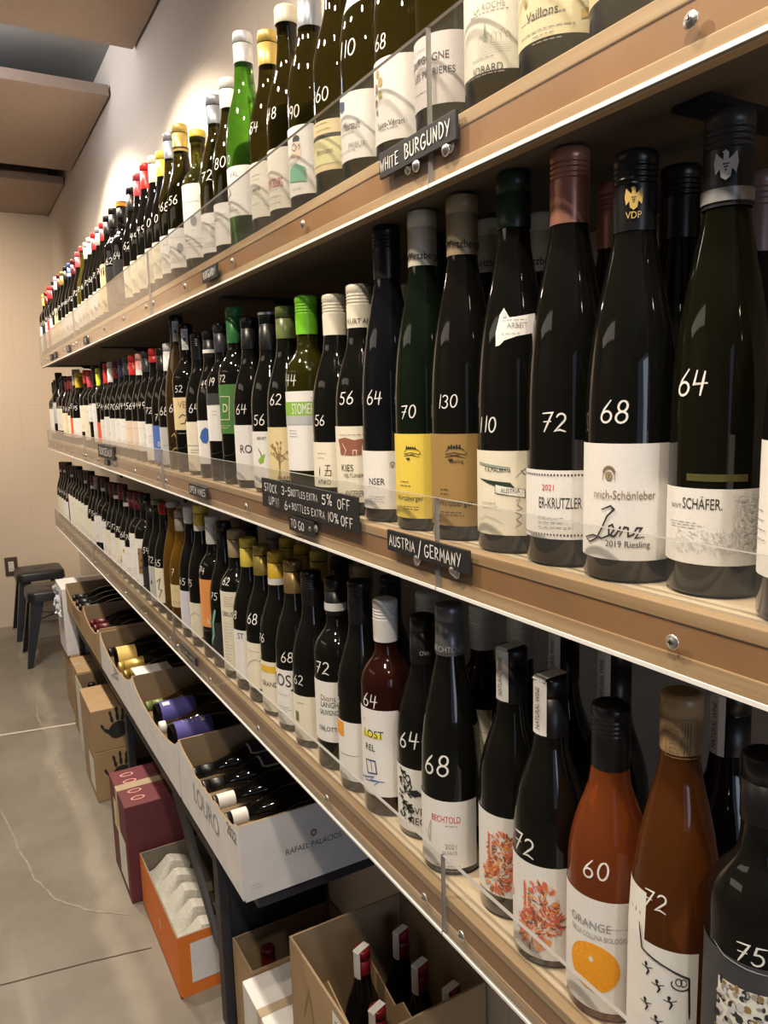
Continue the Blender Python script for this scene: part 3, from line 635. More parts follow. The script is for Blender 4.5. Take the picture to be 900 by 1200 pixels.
# ------------------------------------------------------------------ stools
BM = simple('black_steel', (.020,.020,.022), .36, .3, .1, 30)
def rrect(hx, hy, rc, n=6):
    P = []
    for (cx, cy, a0) in ((hx-rc, hy-rc, 0), (-hx+rc, hy-rc, 90), (-hx+rc, -hy+rc, 180), (hx-rc, -hy+rc, 270)):
        P += [(cx+rc*math.cos(R_(a0+90*i/n)), cy+rc*math.sin(R_(a0+90*i/n))) for i in range(n+1)]
    return P
def stool(loc, rz, label):
    t = thing('metal_stool', label, 'stool', loc, 'black metal stools by the end wall', (0, 0, rz))
    s = MB(); rings = []
    for hx, z, rc in ((.155, .392, .05), (.152, .435, .05), (.147, .446, .047), (.140, .450, .043)): rings.append([(p[0], p[1], z) for p in rrect(hx, hx, rc)])
    n = len(rings[0])
    hole = []                                            # hand slot in the middle
    for p in rings[-1]: a = math.atan2(p[1], p[0]); hole.append((.033*math.cos(a), .016*math.sin(a), .449))
    rings.append([(q[0]*1.25, q[1]*1.3, .450) for q in hole]); rings.append(hole); rings.append([(q[0], q[1], .42) for q in hole])
    vs = [p for r_ in rings for p in r_]
    s.add(vs, [(j*n+i, j*n+(i+1) % n, (j+1)*n+(i+1) % n, (j+1)*n+i) for j in range(len(rings)-1) for i in range(n)], 0, True)
    s.build('seat', BM, t)
    for sx in (-1, 1):
        for sy in (-1, 1):
            lg = MB(); m_ = 6; vs = []
            for k in range(m_+1):                        # folded sheet, V section, tapering and splaying
                tt = k/m_; z = .43*(1-tt); o_ = .132+.060*tt; w = .078-.048*tt; th = .0035
                c0 = (sx*o_, sy*o_)
                vs += [(c0[0]-sx*w, c0[1], z), (c0[0], c0[1], z), (c0[0], c0[1]-sy*w, z), (c0[0]-sx*th, c0[1]-sy*w, z), (c0[0]-sx*th, c0[1]-sy*th, z), (c0[0]-sx*w, c0[1]-sy*th, z)]
            fs = [(k*6+i, k*6+(i+1) % 6, (k+1)*6+(i+1) % 6, (k+1)*6+i) for k in range(m_) for i in range(6)]
            fs += [(0,1,4,5), (1,2,3,4), (m_*6, m_*6+1, m_*6+4, m_*6+5), (m_*6+1, m_*6+2, m_*6+3, m_*6+4)]
            lg.add(vs, fs); lo = lg.build('leg', BM, t, fix=True)
    br = MB()
    for a in (45, 135):                                  # crossed braces under the seat
        ca, sa = math.cos(R_(a)), math.sin(R_(a)); L = .195; w = .009
        br.add([(sx*L*ca-sy*w*sa, sx*L*sa+sy*w*ca, z+(a-45)*.00008) for z in (.27, .273) for sx, sy in ((-1,-1),(1,-1),(1,1),(-1,1))], [(0,3,2,1),(4,5,6,7),(0,1,5,4),(1,2,6,5),(2,3,7,6),(3,0,4,7)])
    br.build('cross_brace', BM, t)
    return t
stool((.462, 5.06, 0), 0, 'black metal stool nearer the camera, partly behind the far cartons')
stool((.448, 5.69, 0), 0, 'black metal stool pushed against the end wall behind the other stool')
# ------------------------------------------------------------------ shelves
PLY = wood('birch_ply_edge', (.42,.27,.135), (.66,.49,.29), (50, 2.0, 60)); PLYT = wood('birch_ply_face', (.56,.45,.30), (.70,.59,.43), (40, 2, 40), .5)
KR = simple('brown_fascia_board', (.37,.195,.078), .55, 0, .12, 9); UND = simple('shelf_underside_shade', (.15,.115,.08), .8, 0, .08, 12)  # underside: the shade below the shelf is put into its dark colour
STEEL = simple('zinc_screw', (.62,.62,.60), .3, .9, .1, 200); AC = acrylic_mat(); ACE = simple('acrylic_edge', (.30,.30,.29), .3, 0, .03, 80); ACB = simple('acrylic_edge_glow', (.90,.90,.88), .3, 0, .02, 80)
BRK = simple('black_bracket', (.012,.012,.013), .5, .2, .1, 40)
YN, YF = -.35, 4.20; XF = .4345
ZB = dict(T=(1.7535, 1.808, 1.899), M=(1.3496, 1.399, 1.4475), S=(.948, .993, 1.045))
SEAM = (-.35, .648, 1.822, 3.01, 4.197)
NAMES = dict(T='top', M='middle', S='bottom')
for k, (z0, z1, za) in ZB.items():
    sh = thing('wall_shelf', '%s of the three long plywood wall shelves full of wine bottles' % ('topmost' if k == 'T' else 'middle' if k == 'M' else 'lowest'), 'shelf', (0, 0, 0), 'long wall shelves')
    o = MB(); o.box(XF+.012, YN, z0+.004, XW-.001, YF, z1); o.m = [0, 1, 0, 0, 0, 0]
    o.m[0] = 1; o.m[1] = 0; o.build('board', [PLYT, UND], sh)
    t = z1-z0
    o = MB(); o.box(XF, YN, z1-.24*t, XF+.012, YF, z1); o.build('edge_strip', PLY, sh, bevel=.0012)
    o = MB(); o.box(XF+.0012, YN, z0+.30*t, XF+.012, YF, z1-.245*t); o.build('fascia', KR, sh)
    o = MB(); o.box(XF, YN, z0, XF+.012, YF, z0+.295*t); o.build('edge_strip', PLY, sh, bevel=.0012)
    for yb in (.39, 1.47, 2.81, 4.03):
        b = MB(); b.box(.485, yb-.016, z0-.001, XW-.001, yb+.016, z0+.0035)
        arcp = [(XW-.001, z0-.001), (XW-.001, z0-.16), (XW-.012, z0-.16)]+[(XW-.012-.13*(1-math.cos(R_(90*i/8))), z0-.16+.15*math.sin(R_(90*i/8))) for i in range(1, 9)]+[(XW-.16, z0-.001)]
        b.prism(arcp, yb-.004, yb+.004, 'y'); b.build('bracket', BRK, sh, fix=True)
    # clear front panels, screwed on
    for i, (a, b_) in enumerate(zip(SEAM, SEAM[1:])):
        wh = ('nearest', 'second nearest', 'third nearest', 'farthest')[i]
        pn = thing('acrylic_panel', '%s clear acrylic guard panel screwed to the front of the %s shelf' % (wh, NAMES[k]), 'panel', (0, 0, 0), 'acrylic guard panels')
        x0, x1 = .430, XF-.0002; a += .0012; b_ -= .0012
        o = MB(); o.add([(x0,a,z0),(x1,a,z0),(x1,b_,z0),(x0,b_,z0),(x0,a,za),(x1,a,za),(x1,b_,za),(x0,b_,za)], [(0,3,2,1),(4,5,6,7),(0,1,5,4),(1,2,6,5),(2,3,7,6),(3,0,4,7)])
        o.m = [1, 1, 1, 0, 1, 0]; o.build('sheet', [AC, ACE], pn)
        o = MB(); o.box(.4286, a, z0-.0004, .4299, b_, z0+.0030); o.build('lower_edge_glow', ACB, pn)  # white strip added to paint the light gathered in the sheet's bottom edge
        zs = z0+.5*t
        ys = [a+.036, a+.30, a+.585, b_-.30, b_-.036] if b_-a > 1.1 else [a+.3, b_-.30, b_-.036]
        for ys_ in ys:
            s = MB(); s.lathe([(0, .0055), (.0008, .0058), (.0015, .005), (.0016, .0038), (.0026, .0030), (.0030, .0012)], 14)
            s.add([(-.0022,-.0005,.0031),(.0022,-.0005,.0031),(.0022,.0005,.0031),(-.0022,.0005,.0031),(-.0005,-.0022,.0031),(.0005,-.0022,.0031),(.0005,.0022,.0031),(-.0005,.0022,.0031)], [(0,1,2,3),(4,5,6,7)], 1)
            so = s.build('screw', [STEEL, pal('ink', 'paint')], pn, (x0, ys_, zs)); so.rotation_euler = (0, -math.pi/2, 0)
# ------------------------------------------------------------------ chalk signs
CHK = simple('black_sign_board', (.018,.018,.019), .55, 0, .15, 60)
def sign(label, y0, y1, z0, z1, lines, screws=(), name='shelf_sign', tilt=0):
    """y0 is the far (left) end; lines: (text, y_left, z_mid, size)"""
    t = thing(name, label, 'sign', (.4285, (y0+y1)/2, (z0+z1)/2), 'black hand-lettered shelf signs')
    hy, hz = abs(y0-y1)/2, (z1-z0)/2
    o = MB(); o.box(-.0025, -hy, -hz, .0012, hy, hz); o.build('board', CHK, t, bevel=.0006)
    fl_ = Flat(); rnd = random.Random(len(lines[0][0])+int(y0*100))
    for (tx, cy, cz, size, wid) in lines:
        ls, w = hand_lines(tx, size, rnd); k = wid/w if wid else 1
        for l in ls: fl_.line([(p[0]*k+cy, p[1]+cz) for p in l], size*.13, 'white')
    def sf(s, z, e): return (-.0025-e, -s, z)
    fl_.build('lettering', sf, 'paint', t, .0004)
    for sy, sz in screws:
        s = MB(); s.lathe([(0, .0062), (.001, .0064), (.002, .0052), (.0024, .0035), (.0036, .0028), (.004, .001)], 14)
        so = s.build('screw', STEEL, t, (-.0002, -sy, sz)); so.rotation_euler = (0, -math.pi/2, 0)
    return t
sign('black sign with white hand lettering reading WHITE BURGUNDY below the top shelf bottles', .738, .597, 1.783, 1.809, [('WHITE', -.049, -.001, .0115, .037), ('BURGUNDY', .022, .0005, .0135, .080)], ((.0, -.017), (.052, -.0165)))
sign('small black sign on the top shelf edge, left of the white burgundy sign', 1.395, 1.308, 1.768, 1.791, [('BURGUNDY', 0, 0, .012, .07)])
sign('large black stock up discount sign on the middle shelf front', 1.143, .815, 1.386, 1.432, [('STOCK', -.125, .009, .0125, .052), ('UP!!!', -.114, -.011, .0125, .040), ('3-5', -.062, .0105, .0125, .034), ('BOTTLES EXTRA', .003, .010, .0095, .092), ('5%', .078, .011, .0135, .030), ('OFF', .128, .010, .0125, .034),
  ('6+', -.058, -.011, .0125, .024), ('BOTTLES EXTRA', .015, -.0105, .0095, .112), ('10%', .095, -.0105, .0125, .034), ('OFF', .136, -.0115, .0125, .032)])
sign('small black TO GO sign hanging under the stock up discount sign', 1.036, .949, 1.3615, 1.3842, [('TO', -.026, 0, .0115, .018), ('GO', .002, 0, .0115, .020)], ((.032, 0),))
sign('black sign with white hand lettering reading AUSTRIA / GERMANY', .743, .585, 1.378, 1.402, [('AUSTRIA', -.046, .0005, .0115, .055), ('/', -.009, 0, .015, 0), ('GERMANY', .034, 0, .0125, .066)], ((-.017, -.012), (.05, -.0125)))
sign('small black wines sign on the middle shelf, left of the stock up sign', 1.578, 1.45, 1.364, 1.388, [('OPEN', -.032, 0, .013, .046), ('WINES', .028, 0, .013, .052)])
sign('black bordeaux sign on the far left part of the middle shelf', 2.677, 2.398, 1.387, 1.430, [('BORDEAUX', 0, 0, .022, .22)])
sign('tiny black card below the bordeaux sign on the middle shelf', 2.57, 2.51, 1.366, 1.384, [('~', 0, 0, .010, .018)])
sign('black card reading ITALIAN WHITE on the bottom shelf front', 1.745, 1.615, .972, .992, [('ITALIAN', -.031, 0, .010, .055), ('WHITE', .034, 0, .010, .046)])
for i, (yy, zz) in enumerate(((2.75, 1.775), (3.17, 1.776), (3.58, 1.778), (3.72, 1.778))):
    sign('tiny black card, %s of four at the far left of the top shelf' % ('rightmost', 'second from right', 'second from left', 'leftmost')[i], yy+.04, yy-.04, zz-.013, zz+.013, [('~', 0, 0, .014, .03)])
# ------------------------------------------------------------------ bench under the shelves
BEN = simple('dark_bench', (.030,.031,.038), .5, .1, .1, 20)
bn = thing('low_bench', 'low black bench under the bottom shelf carrying the row of open cartons', 'bench', (0, 0, 0))
o = MB(); o.box(.452, 1.36, .527, .745, 3.955, .5555); o.build('top', BEN, bn, bevel=.002)
o = MB(); o.box(.455, 1.66, .45, .470, 3.95, .527); o.build('apron', BEN, bn)
for yy in (1.688, 2.78, 3.93):
    for xx in (.458, .715): o = MB(); o.box(xx, yy-.02, 0, xx+.026, yy+.02, .4498 if xx < .5 else .527); o.build('leg', BEN, bn, bevel=.002)
o = MB(); o.box(.4845, 1.672, 0, .7145, 1.692, .5265); o.build('end_panel', BEN, bn)
for yy, sg in ((1.71, 1),):
    o = MB(); o.prism([(yy, .19), (yy+.03, .19), (yy+sg*.36+.05, .4495), (yy+sg*.36-.10, .4495)], .459, .469, 'x'); o.build('brace', BEN, bn, fix=True)
BOTTLES = [
('M',0.4825,0.277,0.318,'flute',0.0362,'dark','charcoal',0.062,'screw',[],[-100,60,0.118,0.03,'white'],['68',-0.0104,0.1643,0.018],[['n',-0.0545,0.0506,-0.0344,0.0756,4,'grey']],0,'dark slender bottle cut off by the right edge of the photo on the middle shelf'),
('M',0.497,0.3657,0.3416,'flute',0.0342,'oliveblack','charcoal',0.064,'screw',[(0.052,0.061,'silvergrey')],[-110,95,0.0807,0.0249,'white'],['64',-0.0202,0.1558,0.0174],[['t','wart',-0.0305,0.0677,0.005,'grey'],['t','SCH\u00c4FER.',-0.0096,0.0692,0.0084,'ink',0.028],['n',-0.0356,0.0509,-0.0043,0.0567,3,'pale'],['tex',-0.03,0.036,0.034,0.05,'pale'],['tex',0.012,0.05,0.04,0.1,'pale'],['pz',[(-0.5,0.1),(-0.42,0.5),(-0.28,0.35),(-0.12,0.2),(-0.1,0.42),(-0.16,0.5),(0,0.56),(0.1,0.46),(0.1,0.2),(0.28,0.35),(0.42,0.5),(0.5,0.1),(0.42,-0.3),(0.24,-0.12),(0.2,-0.42),(0,-0.55),(-0.2,-0.42),(-0.24,-0.12),(-0.42,-0.3)],-6,0.038,0.018,'silver'],['ring',0.166,0.171,'olive']],0,'dark slender bottle priced 64 with grey eagle capsule and patterned white label'),
('M',0.4825,0.4367,0.3337,'flute',0.0362,'dark','black',0.06,'screw',[],[-110,88,0.1114,0.0189,'white'],['68',-0.0131,0.1363,0.0165],[['crest',-0.0157,0.0879,0.0104,'bronzeink'],['t','nrich-Sch\u00f6nleber',-0.0047,0.0709,0.0073,'bronzeink',0.0488],['l',[[-0.0211,0.059],[-0.0138,0.0624],[-0.011,0.0599],[-0.0165,0.054],[-0.0209,0.044],[-0.0258,0.035],[-0.0339,0.0309],[-0.0396,0.0341],[-0.0296,0.0372],[-0.0207,0.0357],[-0.0134,0.0392],[-0.0107,0.0436],[-0.0121,0.0476],[-0.0149,0.046],[-0.0148,0.0391],[-0.0106,0.0381],[-0.0067,0.0439],[-0.0061,0.0466],[-0.0066,0.0384],[-0.0029,0.0461],[-0.0004,0.0455],[-0.0002,0.0387],[0.0035,0.0402],[0.006,0.0456],[0.0098,0.0455],[0.0049,0.0375],[0.0113,0.0381]],0.00134,'ink'],['t','2019 Riesling',-0.0007,0.0319,0.0055,'ink'],['pz',[(-0.5,0.1),(-0.42,0.5),(-0.28,0.35),(-0.12,0.2),(-0.1,0.42),(-0.16,0.5),(0,0.56),(0.1,0.46),(0.1,0.2),(0.28,0.35),(0.42,0.5),(0.5,0.1),(0.42,-0.3),(0.24,-0.12),(0.2,-0.42),(0,-0.55),(-0.2,-0.42),(-0.24,-0.12),(-0.42,-0.3)],-4,0.037,0.0155,'gold'],['tz','VDP',-4,0.0495,0.0055,'gold']],0,'dark slender bottle priced 68 with gold eagle on its black screwcap and crest label'),
('M',0.4825,0.5092,0.3562,'flute',0.0362,'dark','copper',0.062,'screw',[],[-110,84,0.0857,0.0251,'white'],['72',-0.0119,0.1274,0.0163],[['t','2021',-0.0164,0.0704,0.0054,'red'],['t','ER-KRUTZLER',-0.007,0.0566,0.0102,'ink',0.0381],['dots',0.062,0.066,'ink'],['dots2','ink'],['n',-0.0262,0.0335,0.0055,0.0462,3,'grey']],0,'dark slender bottle priced 72 with coppery pink screwcap and white label'),
('M',0.4825,0.5837,0.356,'flute',0.0362,'dark','darkgreen',0.05,'foil',[],[-110,64,0.0992,0.018,'cream'],['110',-0.0294,0.1241,0.015],[['t','F.X.MALBERG',-0.0173,0.0812,0.0052,'ink',0.0269],['p',[[-0.0408,0.0882],[-0.0038,0.0839],[-0.0038,0.0814],[-0.0409,0.0857]],'sage'],['p',[[-0.0412,0.0722],[-0.0038,0.0692],[0.0025,0.0619],[-0.0104,0.0634]],'darkgreen'],['p',[[-0.0184,0.0672],[0.0098,0.0625],[0.0098,0.0551],[-0.0184,0.059]],'paper'],['l',[[-0.0184,0.0672],[0.0098,0.0625],[0.0098,0.0551],[-0.0184,0.059],[-0.0184,0.0672]],0.00052,'ink'],['t','AUSTRIA',-0.0039,0.0611,0.0045,'ink',0.0179],['l',[[0.001,0.0741],[0.0074,0.0804],[0.0123,0.0835],[0.0141,0.0794],[0.009,0.0771],[0.0058,0.0813]],0.00052,'ink'],['l',[[0.0009,0.0513],[0.0057,0.0545],[0.0025,0.048],[0.0073,0.0446],[0.0009,0.0414],[0.0065,0.038],[0.0017,0.034],[0.0065,0.0298],[0.0009,0.0265]],0.00075,'grey'],['n',-0.036,0.0434,-0.0158,0.0508,2,'grey'],['l',[[-0.0422,0.0296],[-0.0305,0.0363],[-0.0195,0.034],[-0.0106,0.0296]],0.00045,'grey'],['stick','ARBEIT']],0,'dark slender bottle priced 110 with green capsule and white sticker on its neck'),
('M',0.4825,0.667,0.3555,'flute',0.0362,'dark','tan',0.06,'foil',[],[-110,56,0.1131,0.0162,'antiquegold'],['130',-0.0192,0.1466,0.0132],[['village',-0.0104,0.0946,0.0198,'ink'],['n',-0.028,0.0479,-0.0139,0.0571,2,'ink'],['t','Riesling',-0.0087,0.0848,0.0041,'ink'],['t','Wirtzberger',-0.0112,0.0407,0.0066,'ink'],['n',-0.0286,0.0263,0.0022,0.0323,2,'ink'],['tz','Wirtzberger',10,0.05,0.0085,'ink']],0,'dark slender bottle priced 130 with tan capsule and old gold village label'),
('M',0.4825,0.7436,0.357,'flute',0.0362,'darkgreen','cream',0.06,'foil',[],[-110,46,0.1112,0.0148,'yellow'],['70',-0.0209,0.1361,0.0152],[['village',-0.0175,0.091,0.0179,'ink'],['n',-0.0347,0.0501,-0.0186,0.059,2,'ink'],['t','Wirtzberger',-0.0224,0.0381,0.0063,'ink'],['n',-0.0294,0.0239,-0.0087,0.0297,2,'ink'],['tz','Wirtzberger',10,0.05,0.0085,'ink']],0,'dark slender bottle priced 70 with cream capsule and bright yellow label'),
('M',0.4825,0.8239,0.3566,'flute',0.0362,'bluedark','black',0.062,'screw',[],[-110,60,0.0883,0.0168,'white'],['64',-0.0211,0.1535,0.0164],[['t','NSER',-0.021,0.0504,0.0087,'ink'],['crest',0.0007,0.0715,0.0068,'grey'],['n',-0.0319,0.0243,-0.0058,0.0338,3,'grey']],0,'dark slender bottle priced 64 with black screwcap,left of the yellow label bottle'),
('M',0.4825,0.8986,0.2989,'burg',0.0366,'dark','cream',0.055,'screw',[],[-110,62,0.1171,0.0174,'cream'],['56',-0.0226,0.1547,0.0166],[['p',[[-0.0399,0.1002],[-0.025,0.1028],[-0.0122,0.0994],[0.0003,0.1014],[-0.0022,0.0904],[-0.0026,0.0804],[-0.0165,0.0794],[-0.0346,0.0801],[-0.036,0.0902]],'brick'],['l',[[-0.0301,0.0949],[-0.0243,0.086],[-0.0276,0.0792]],0.00103,'cream'],['l',[[-0.0141,0.0794],[-0.0138,0.0861],[-0.0091,0.0861],[-0.0094,0.0794]],0.00103,'cream'],['t','KIES',-0.0239,0.0625,0.0093,'ink'],['t','VELTLINER',-0.0151,0.0525,0.0052,'ink'],['t','ANGERER',-0.0147,0.0288,0.0083,'ink',0.0269],['n',-0.0348,0.1046,0.0027,0.1082,1,'grey'],['tz','KURT ANG',5,0.047,0.007,'ink']],0,'dark bottle priced 56 with cream screwcap and red-brown house on its cream label'),
('M',0.4825,0.9724,0.296,'burg',0.0366,'dark','cream',0.055,'screw',[],[-110,70,0.0938,0.031,'cream'],['56',-0.0293,0.1243,0.0142],[['n',-0.0339,0.069,-0.0185,0.0817,2,'grey'],['l',[[-0.0216,0.0619],[-0.0136,0.0619],[-0.0175,0.0619],[-0.0178,0.0548],[-0.0223,0.0476],[-0.0129,0.0477],[-0.0126,0.0548],[-0.022,0.0547]],0.0011,'ink'],['l',[[-0.0315,0.0592],[-0.0323,0.0471]],0.00131,'ink'],['t','ATIKO',-0.0243,0.0379,0.0066,'ink']],0,'dark bottle with plain cream screwcap,just left of the red-brown house label'),
('M',0.4825,1.0673,0.3062,'bord',0.0362,'olive','lime',0.056,'screw',[],[-110,52,0.1662,0.0478,'white'],['44',-0.032,0.1827,0.0167],[['r',-0.0551,0.1281,0.0268,0.1507,'limeband'],['r',-0.0551,0.1167,0.0261,0.1301,'silvergrey'],['t','STOMER',-0.0123,0.1394,0.0167,'white',0.0357],['n',-0.0381,0.0978,-0.0171,0.1104,3,'grey'],['n',0.0014,0.155,0.0142,0.1579,1,'grey']],0,'olive bottle with lime green screwcap and green-banded white label'),
('M',0.4825,1.1478,0.3006,'burg',0.0366,'dark','olive',0.05,'foil',[],[-110,62,0.1116,0.0272,'straw'],['62',-0.0246,0.1546,0.0164],[['tree',-0.0215,0.0656,0.0404,'umber'],['t','FARM',-0.0142,0.0301,0.0076,'ink'],['n',-0.0125,0.0598,-0.0003,0.0642,1,'umber']],0,'dark bottle with olive green capsule and straw label showing a bare tree'),
('M',0.4825,1.2223,0.2995,'burg',0.0366,'dark','black',0.062,'foil',[(0,0.004,'silvergrey')],[-110,62,0.1031,0.0083,'white'],['56',-0.0265,0.1231,0.0173],[['t','ABINET',-0.023,0.0918,0.0053,'ink'],['l',[[-0.03,0.0746],[-0.0247,0.066],[-0.0202,0.0546]],0.00173,'ink'],['p',[[-0.0316,0.0544],[-0.0231,0.0632],[-0.0163,0.0661],[-0.0204,0.0517],[-0.0278,0.0487]],'limeband'],['n',-0.032,0.0157,-0.0144,0.0225,2,'grey']],0,'dark bottle with grey-rimmed black capsule and a small bird on its white label'),
('M',0.4825,1.3136,0.3006,'burg',0.0366,'dark','black',0.055,'foil',[],[-110,42,0.1123,0.0142,'white'],['64',-0.0253,0.1403,0.017],[['t','RO',-0.019,0.0693,0.0156,'ink']],0,'dark bottle with plain black capsule,right of the green capped green label bottle'),
('M',0.4825,1.3925,0.3282,'bord',0.0362,'dark','green',0.066,'foil',[],[-110,50,0.1863,0.0953,'leafgreen'],['72',-0.0337,0.1971,0.0134],[['t','D',-0.0289,0.1421,0.0164,'cream'],['l',[[-0.0451,0.1644],[-0.0175,0.1638],[-0.0203,0.1214],[-0.056,0.1214]],0.00119,'cream'],['n',-0.0449,0.104,-0.0161,0.1119,2,'cream']],0,'dark bottle with green capsule and green label on the middle shelf'),
('M',0.4825,1.4734,0.3058,'bord',0.0362,'dark','charcoal',0.055,'foil',[],[-110,35,0.1716,0.0791,'white'],['19',-0.0288,0.195,0.0156],[['r',-0.0558,0.1494,0.0179,0.1729,'charcoalink'],['n',-0.0312,0.1271,-0.0121,0.1407,2,'grey']],0,'dark bottle with charcoal-topped white label,just left of the green label bottle'),
('M',0.4825,1.5468,0.2991,'burg',0.0366,'dark','black',0.055,'foil',[(0.038,0.045,'white')],[-110,48,0.1182,0.0295,'white'],['49',-0.0262,0.1922,0.0146],[['p',[[-0.0323,0.0976],[-0.0223,0.1045],[-0.013,0.0991],[-0.0121,0.0853],[-0.0206,0.0715],[-0.032,0.0732],[-0.0403,0.0835]],'blue']],0,'dark bottle with a blue blot on its white label'),
('M',0.4825,1.6327,0.3008,'burg',0.0366,'dark','black',0.055,'screw',[],[-110,30,0.1146,0.0094,'cream'],['64',-0.0195,0.1427,0.0188],[['n',-0.0342,0.0462,-0.0124,0.0572,2,'ink'],['l',[[-0.0548,0.0638],[-0.0004,0.0641]],0.00102,'grey']],0,'dark bottle with shiny black screwcap,left of the blue blot label'),
('M',0.4825,1.7301,0.3308,'bord',0.0362,'dark','black',0.055,'seal',[],[-110,45,0.1675,0.0954,'straw'],['52',-0.025,0.1866,0.0144],[['t','VE',-0.0188,0.1505,0.0162,'umber'],['l',[[-0.0282,0.1222],[-0.0182,0.1297],[-0.0085,0.1256],[-0.0134,0.1105],[-0.0244,0.1088]],0.00216,'ink'],['n',-0.0345,0.0855,-0.0054,0.0897,1,'white']],0,'dark bottle with blue and white neck seal and straw label reading VE'),
('M',0.4825,1.8031,0.3547,'flute',0.0362,'amberdark','black',0.03,'seal',[],None,['60',-0.0193,0.1452,0.0186],[['l',[[-0.0302,0.0782],[-0.0217,0.0861],[-0.018,0.0761],[-0.0113,0.0819]],0.00149,'gold'],['l',[[-0.0305,0.0463],[-0.0198,0.0523],[-0.0119,0.0442]],0.00149,'gold']],0,'tall dark bottle without paper label,with gold squiggle and white neck seal'),
('M',0.4825,1.8765,0.2986,'burg',0.0366,'dark','white',0.065,'foil',[],[-110,40,0.0987,0.0083,'greypaper'],['68',-0.0268,0.1375,0.0192],[['n',-0.0352,0.0515,-0.0106,0.0578,1,'ink']],0,'dark bottle with white capsule and grey label on the middle shelf'),
('M',0.4825,1.9503,0.2933,'burg',0.0366,'dark','black',0.055,'foil',[],[-110,30,0.1015,0.01,'bluelabel'],['75',-0.022,0.1227,0.0159],[['t','0',-0.0254,0.0548,0.014,'white']],0,'dark bottle with black capsule and solid blue label'),
('M',0.4825,2.0291,0.2971,'burg',0.0366,'dark','red',0.035,'foil',[],[-110,35,0.1045,0.01,'white'],['72',-0.0285,0.1398,0.0166],[['n',-0.0356,0.0538,-0.0175,0.076,3,'grey']],0,'dark bottle with short bright red capsule,left of the blue label'),
('M',0.4825,2.117,0.2965,'burg',0.0366,'dark','charcoal',0.055,'foil',[],[-110,30,0.11,0.03,'white'],['~',-0.0271,0.1532,0.018],[],0,''),
('M',0.4825,2.1907,0.2945,'burg',0.0366,'dark','pink',0.058,'foil',[(0.044,0.058,'white')],[-110,30,0.11,0.03,'peach'],['~',-0.0273,0.1522,0.018],[],0,''),
('M',0.4825,2.2853,0.2958,'burg',0.0366,'dark','red',0.055,'foil',[],[-110,30,0.11,0.03,'peach'],['~',-0.0274,0.1528,0.018],[],0,''),
('M',0.4825,2.3622,0.2981,'burg',0.0366,'dark','charcoal',0.055,'foil',[],[-110,30,0.115,0.03,'white'],['~',-0.0276,0.154,0.018],[],0,''),
('M',0.4825,2.4395,0.2951,'burg',0.0366,'dark','navy',0.055,'foil',[],[-110,30,0.115,0.03,'white'],['~',-0.0277,0.1525,0.018],[],0,''),
('M',0.4825,2.5347,0.2941,'burg',0.0366,'dark','darkred',0.055,'foil',[],[-110,40,0.115,0.03,'pinkdisc'],['~',-0.0278,0.1519,0.018],[],0,''),
('M',0.4825,2.6204,0.2962,'burg',0.0366,'dark','white',0.065,'foil',[],[-110,40,0.12,0.03,'white'],['~',-0.028,0.153,0.018],[['t','JOY',-0.0091,0.0737,0.0157,'ink']],0,''),
('M',0.4825,2.6975,0.2948,'burg',0.0366,'dark','red',0.065,'foil',[],[-110,30,0.11,0.03,'white'],['~',-0.0281,0.1523,0.018],[],0,''),
('M',0.4825,2.7709,0.3052,'bord',0.0362,'dark','black',0.055,'foil',[],[-110,20,0.1,0.03,'orangered'],['~',-0.0278,0.1577,0.018],[],0,''),
('M',0.4825,2.8498,0.2867,'bord',0.0362,'dark','limeyellow',0.06,'foil',[],[-110,30,0.165,0.03,'white'],['~',-0.0279,0.1481,0.018],[],0,''),
('M',0.4825,2.9324,0.2998,'bord',0.0362,'dark','black',0.055,'foil',[],[-110,30,0.16,0.1,'white'],['~',-0.028,0.1549,0.018],[],0,''),
('M',0.4825,3.0529,0.287,'bord',0.0362,'dark','rose',0.06,'foil',[],[-110,30,0.16,0.03,'cream'],['~',-0.0282,0.1483,0.018],[],0,''),
('M',0.4825,3.14,0.2942,'bord',0.0362,'dark','red',0.05,'foil',[],[-110,30,0.16,0.06,'cream'],['~',-0.0282,0.152,0.018],[],0,''),
('M',0.4825,3.3498,0.2936,'burg',0.0366,'dark','mustard',0.06,'foil',[],[-110,30,0.11,0.03,'white'],['~',-0.0287,0.1517,0.018],[],0,''),
('M',0.4825,3.4236,0.31,'burg',0.0366,'dark','greytan',0.065,'foil',[],[-110,30,0.11,0.03,'orangered'],['~',-0.0288,0.1602,0.018],[],0,''),
('M',0.4825,3.5,0.282,'burg',0.0366,'dark','darkred',0.055,'foil',[],[-110,30,0.12,0.03,'cream'],['~',-0.0289,0.1457,0.018],[],0,''),
('M',0.4825,3.5766,0.2888,'burg',0.0366,'dark','darkred',0.055,'foil',[],[-110,30,0.13,0.03,'straw'],['~',-0.0289,0.1492,0.018],[],0,''),
('M',0.4825,3.67,0.285,'bord',0.0362,'dark','darkred',0.055,'foil',[],[-110,30,0.13,0.03,'cream'],['~',-0.0287,0.1472,0.018],[],0,''),
('M',0.4825,3.7946,0.2975,'bord',0.0362,'dark','black',0.055,'foil',[],[-110,30,0.15,0.05,'cream'],['~',-0.0288,0.1537,0.018],[],0,''),
('M',0.4825,3.8676,0.29,'bord',0.0362,'dark','black',0.055,'foil',[],[-110,30,0.15,0.05,'white'],['~',-0.0288,0.1498,0.018],[],0,''),
('M',0.4825,3.9951,0.3217,'bord',0.0362,'dark','black',0.055,'foil',[],[-110,30,0.18,0.08,'greypaper'],['~',-0.0289,0.1662,0.018],[],0,''),
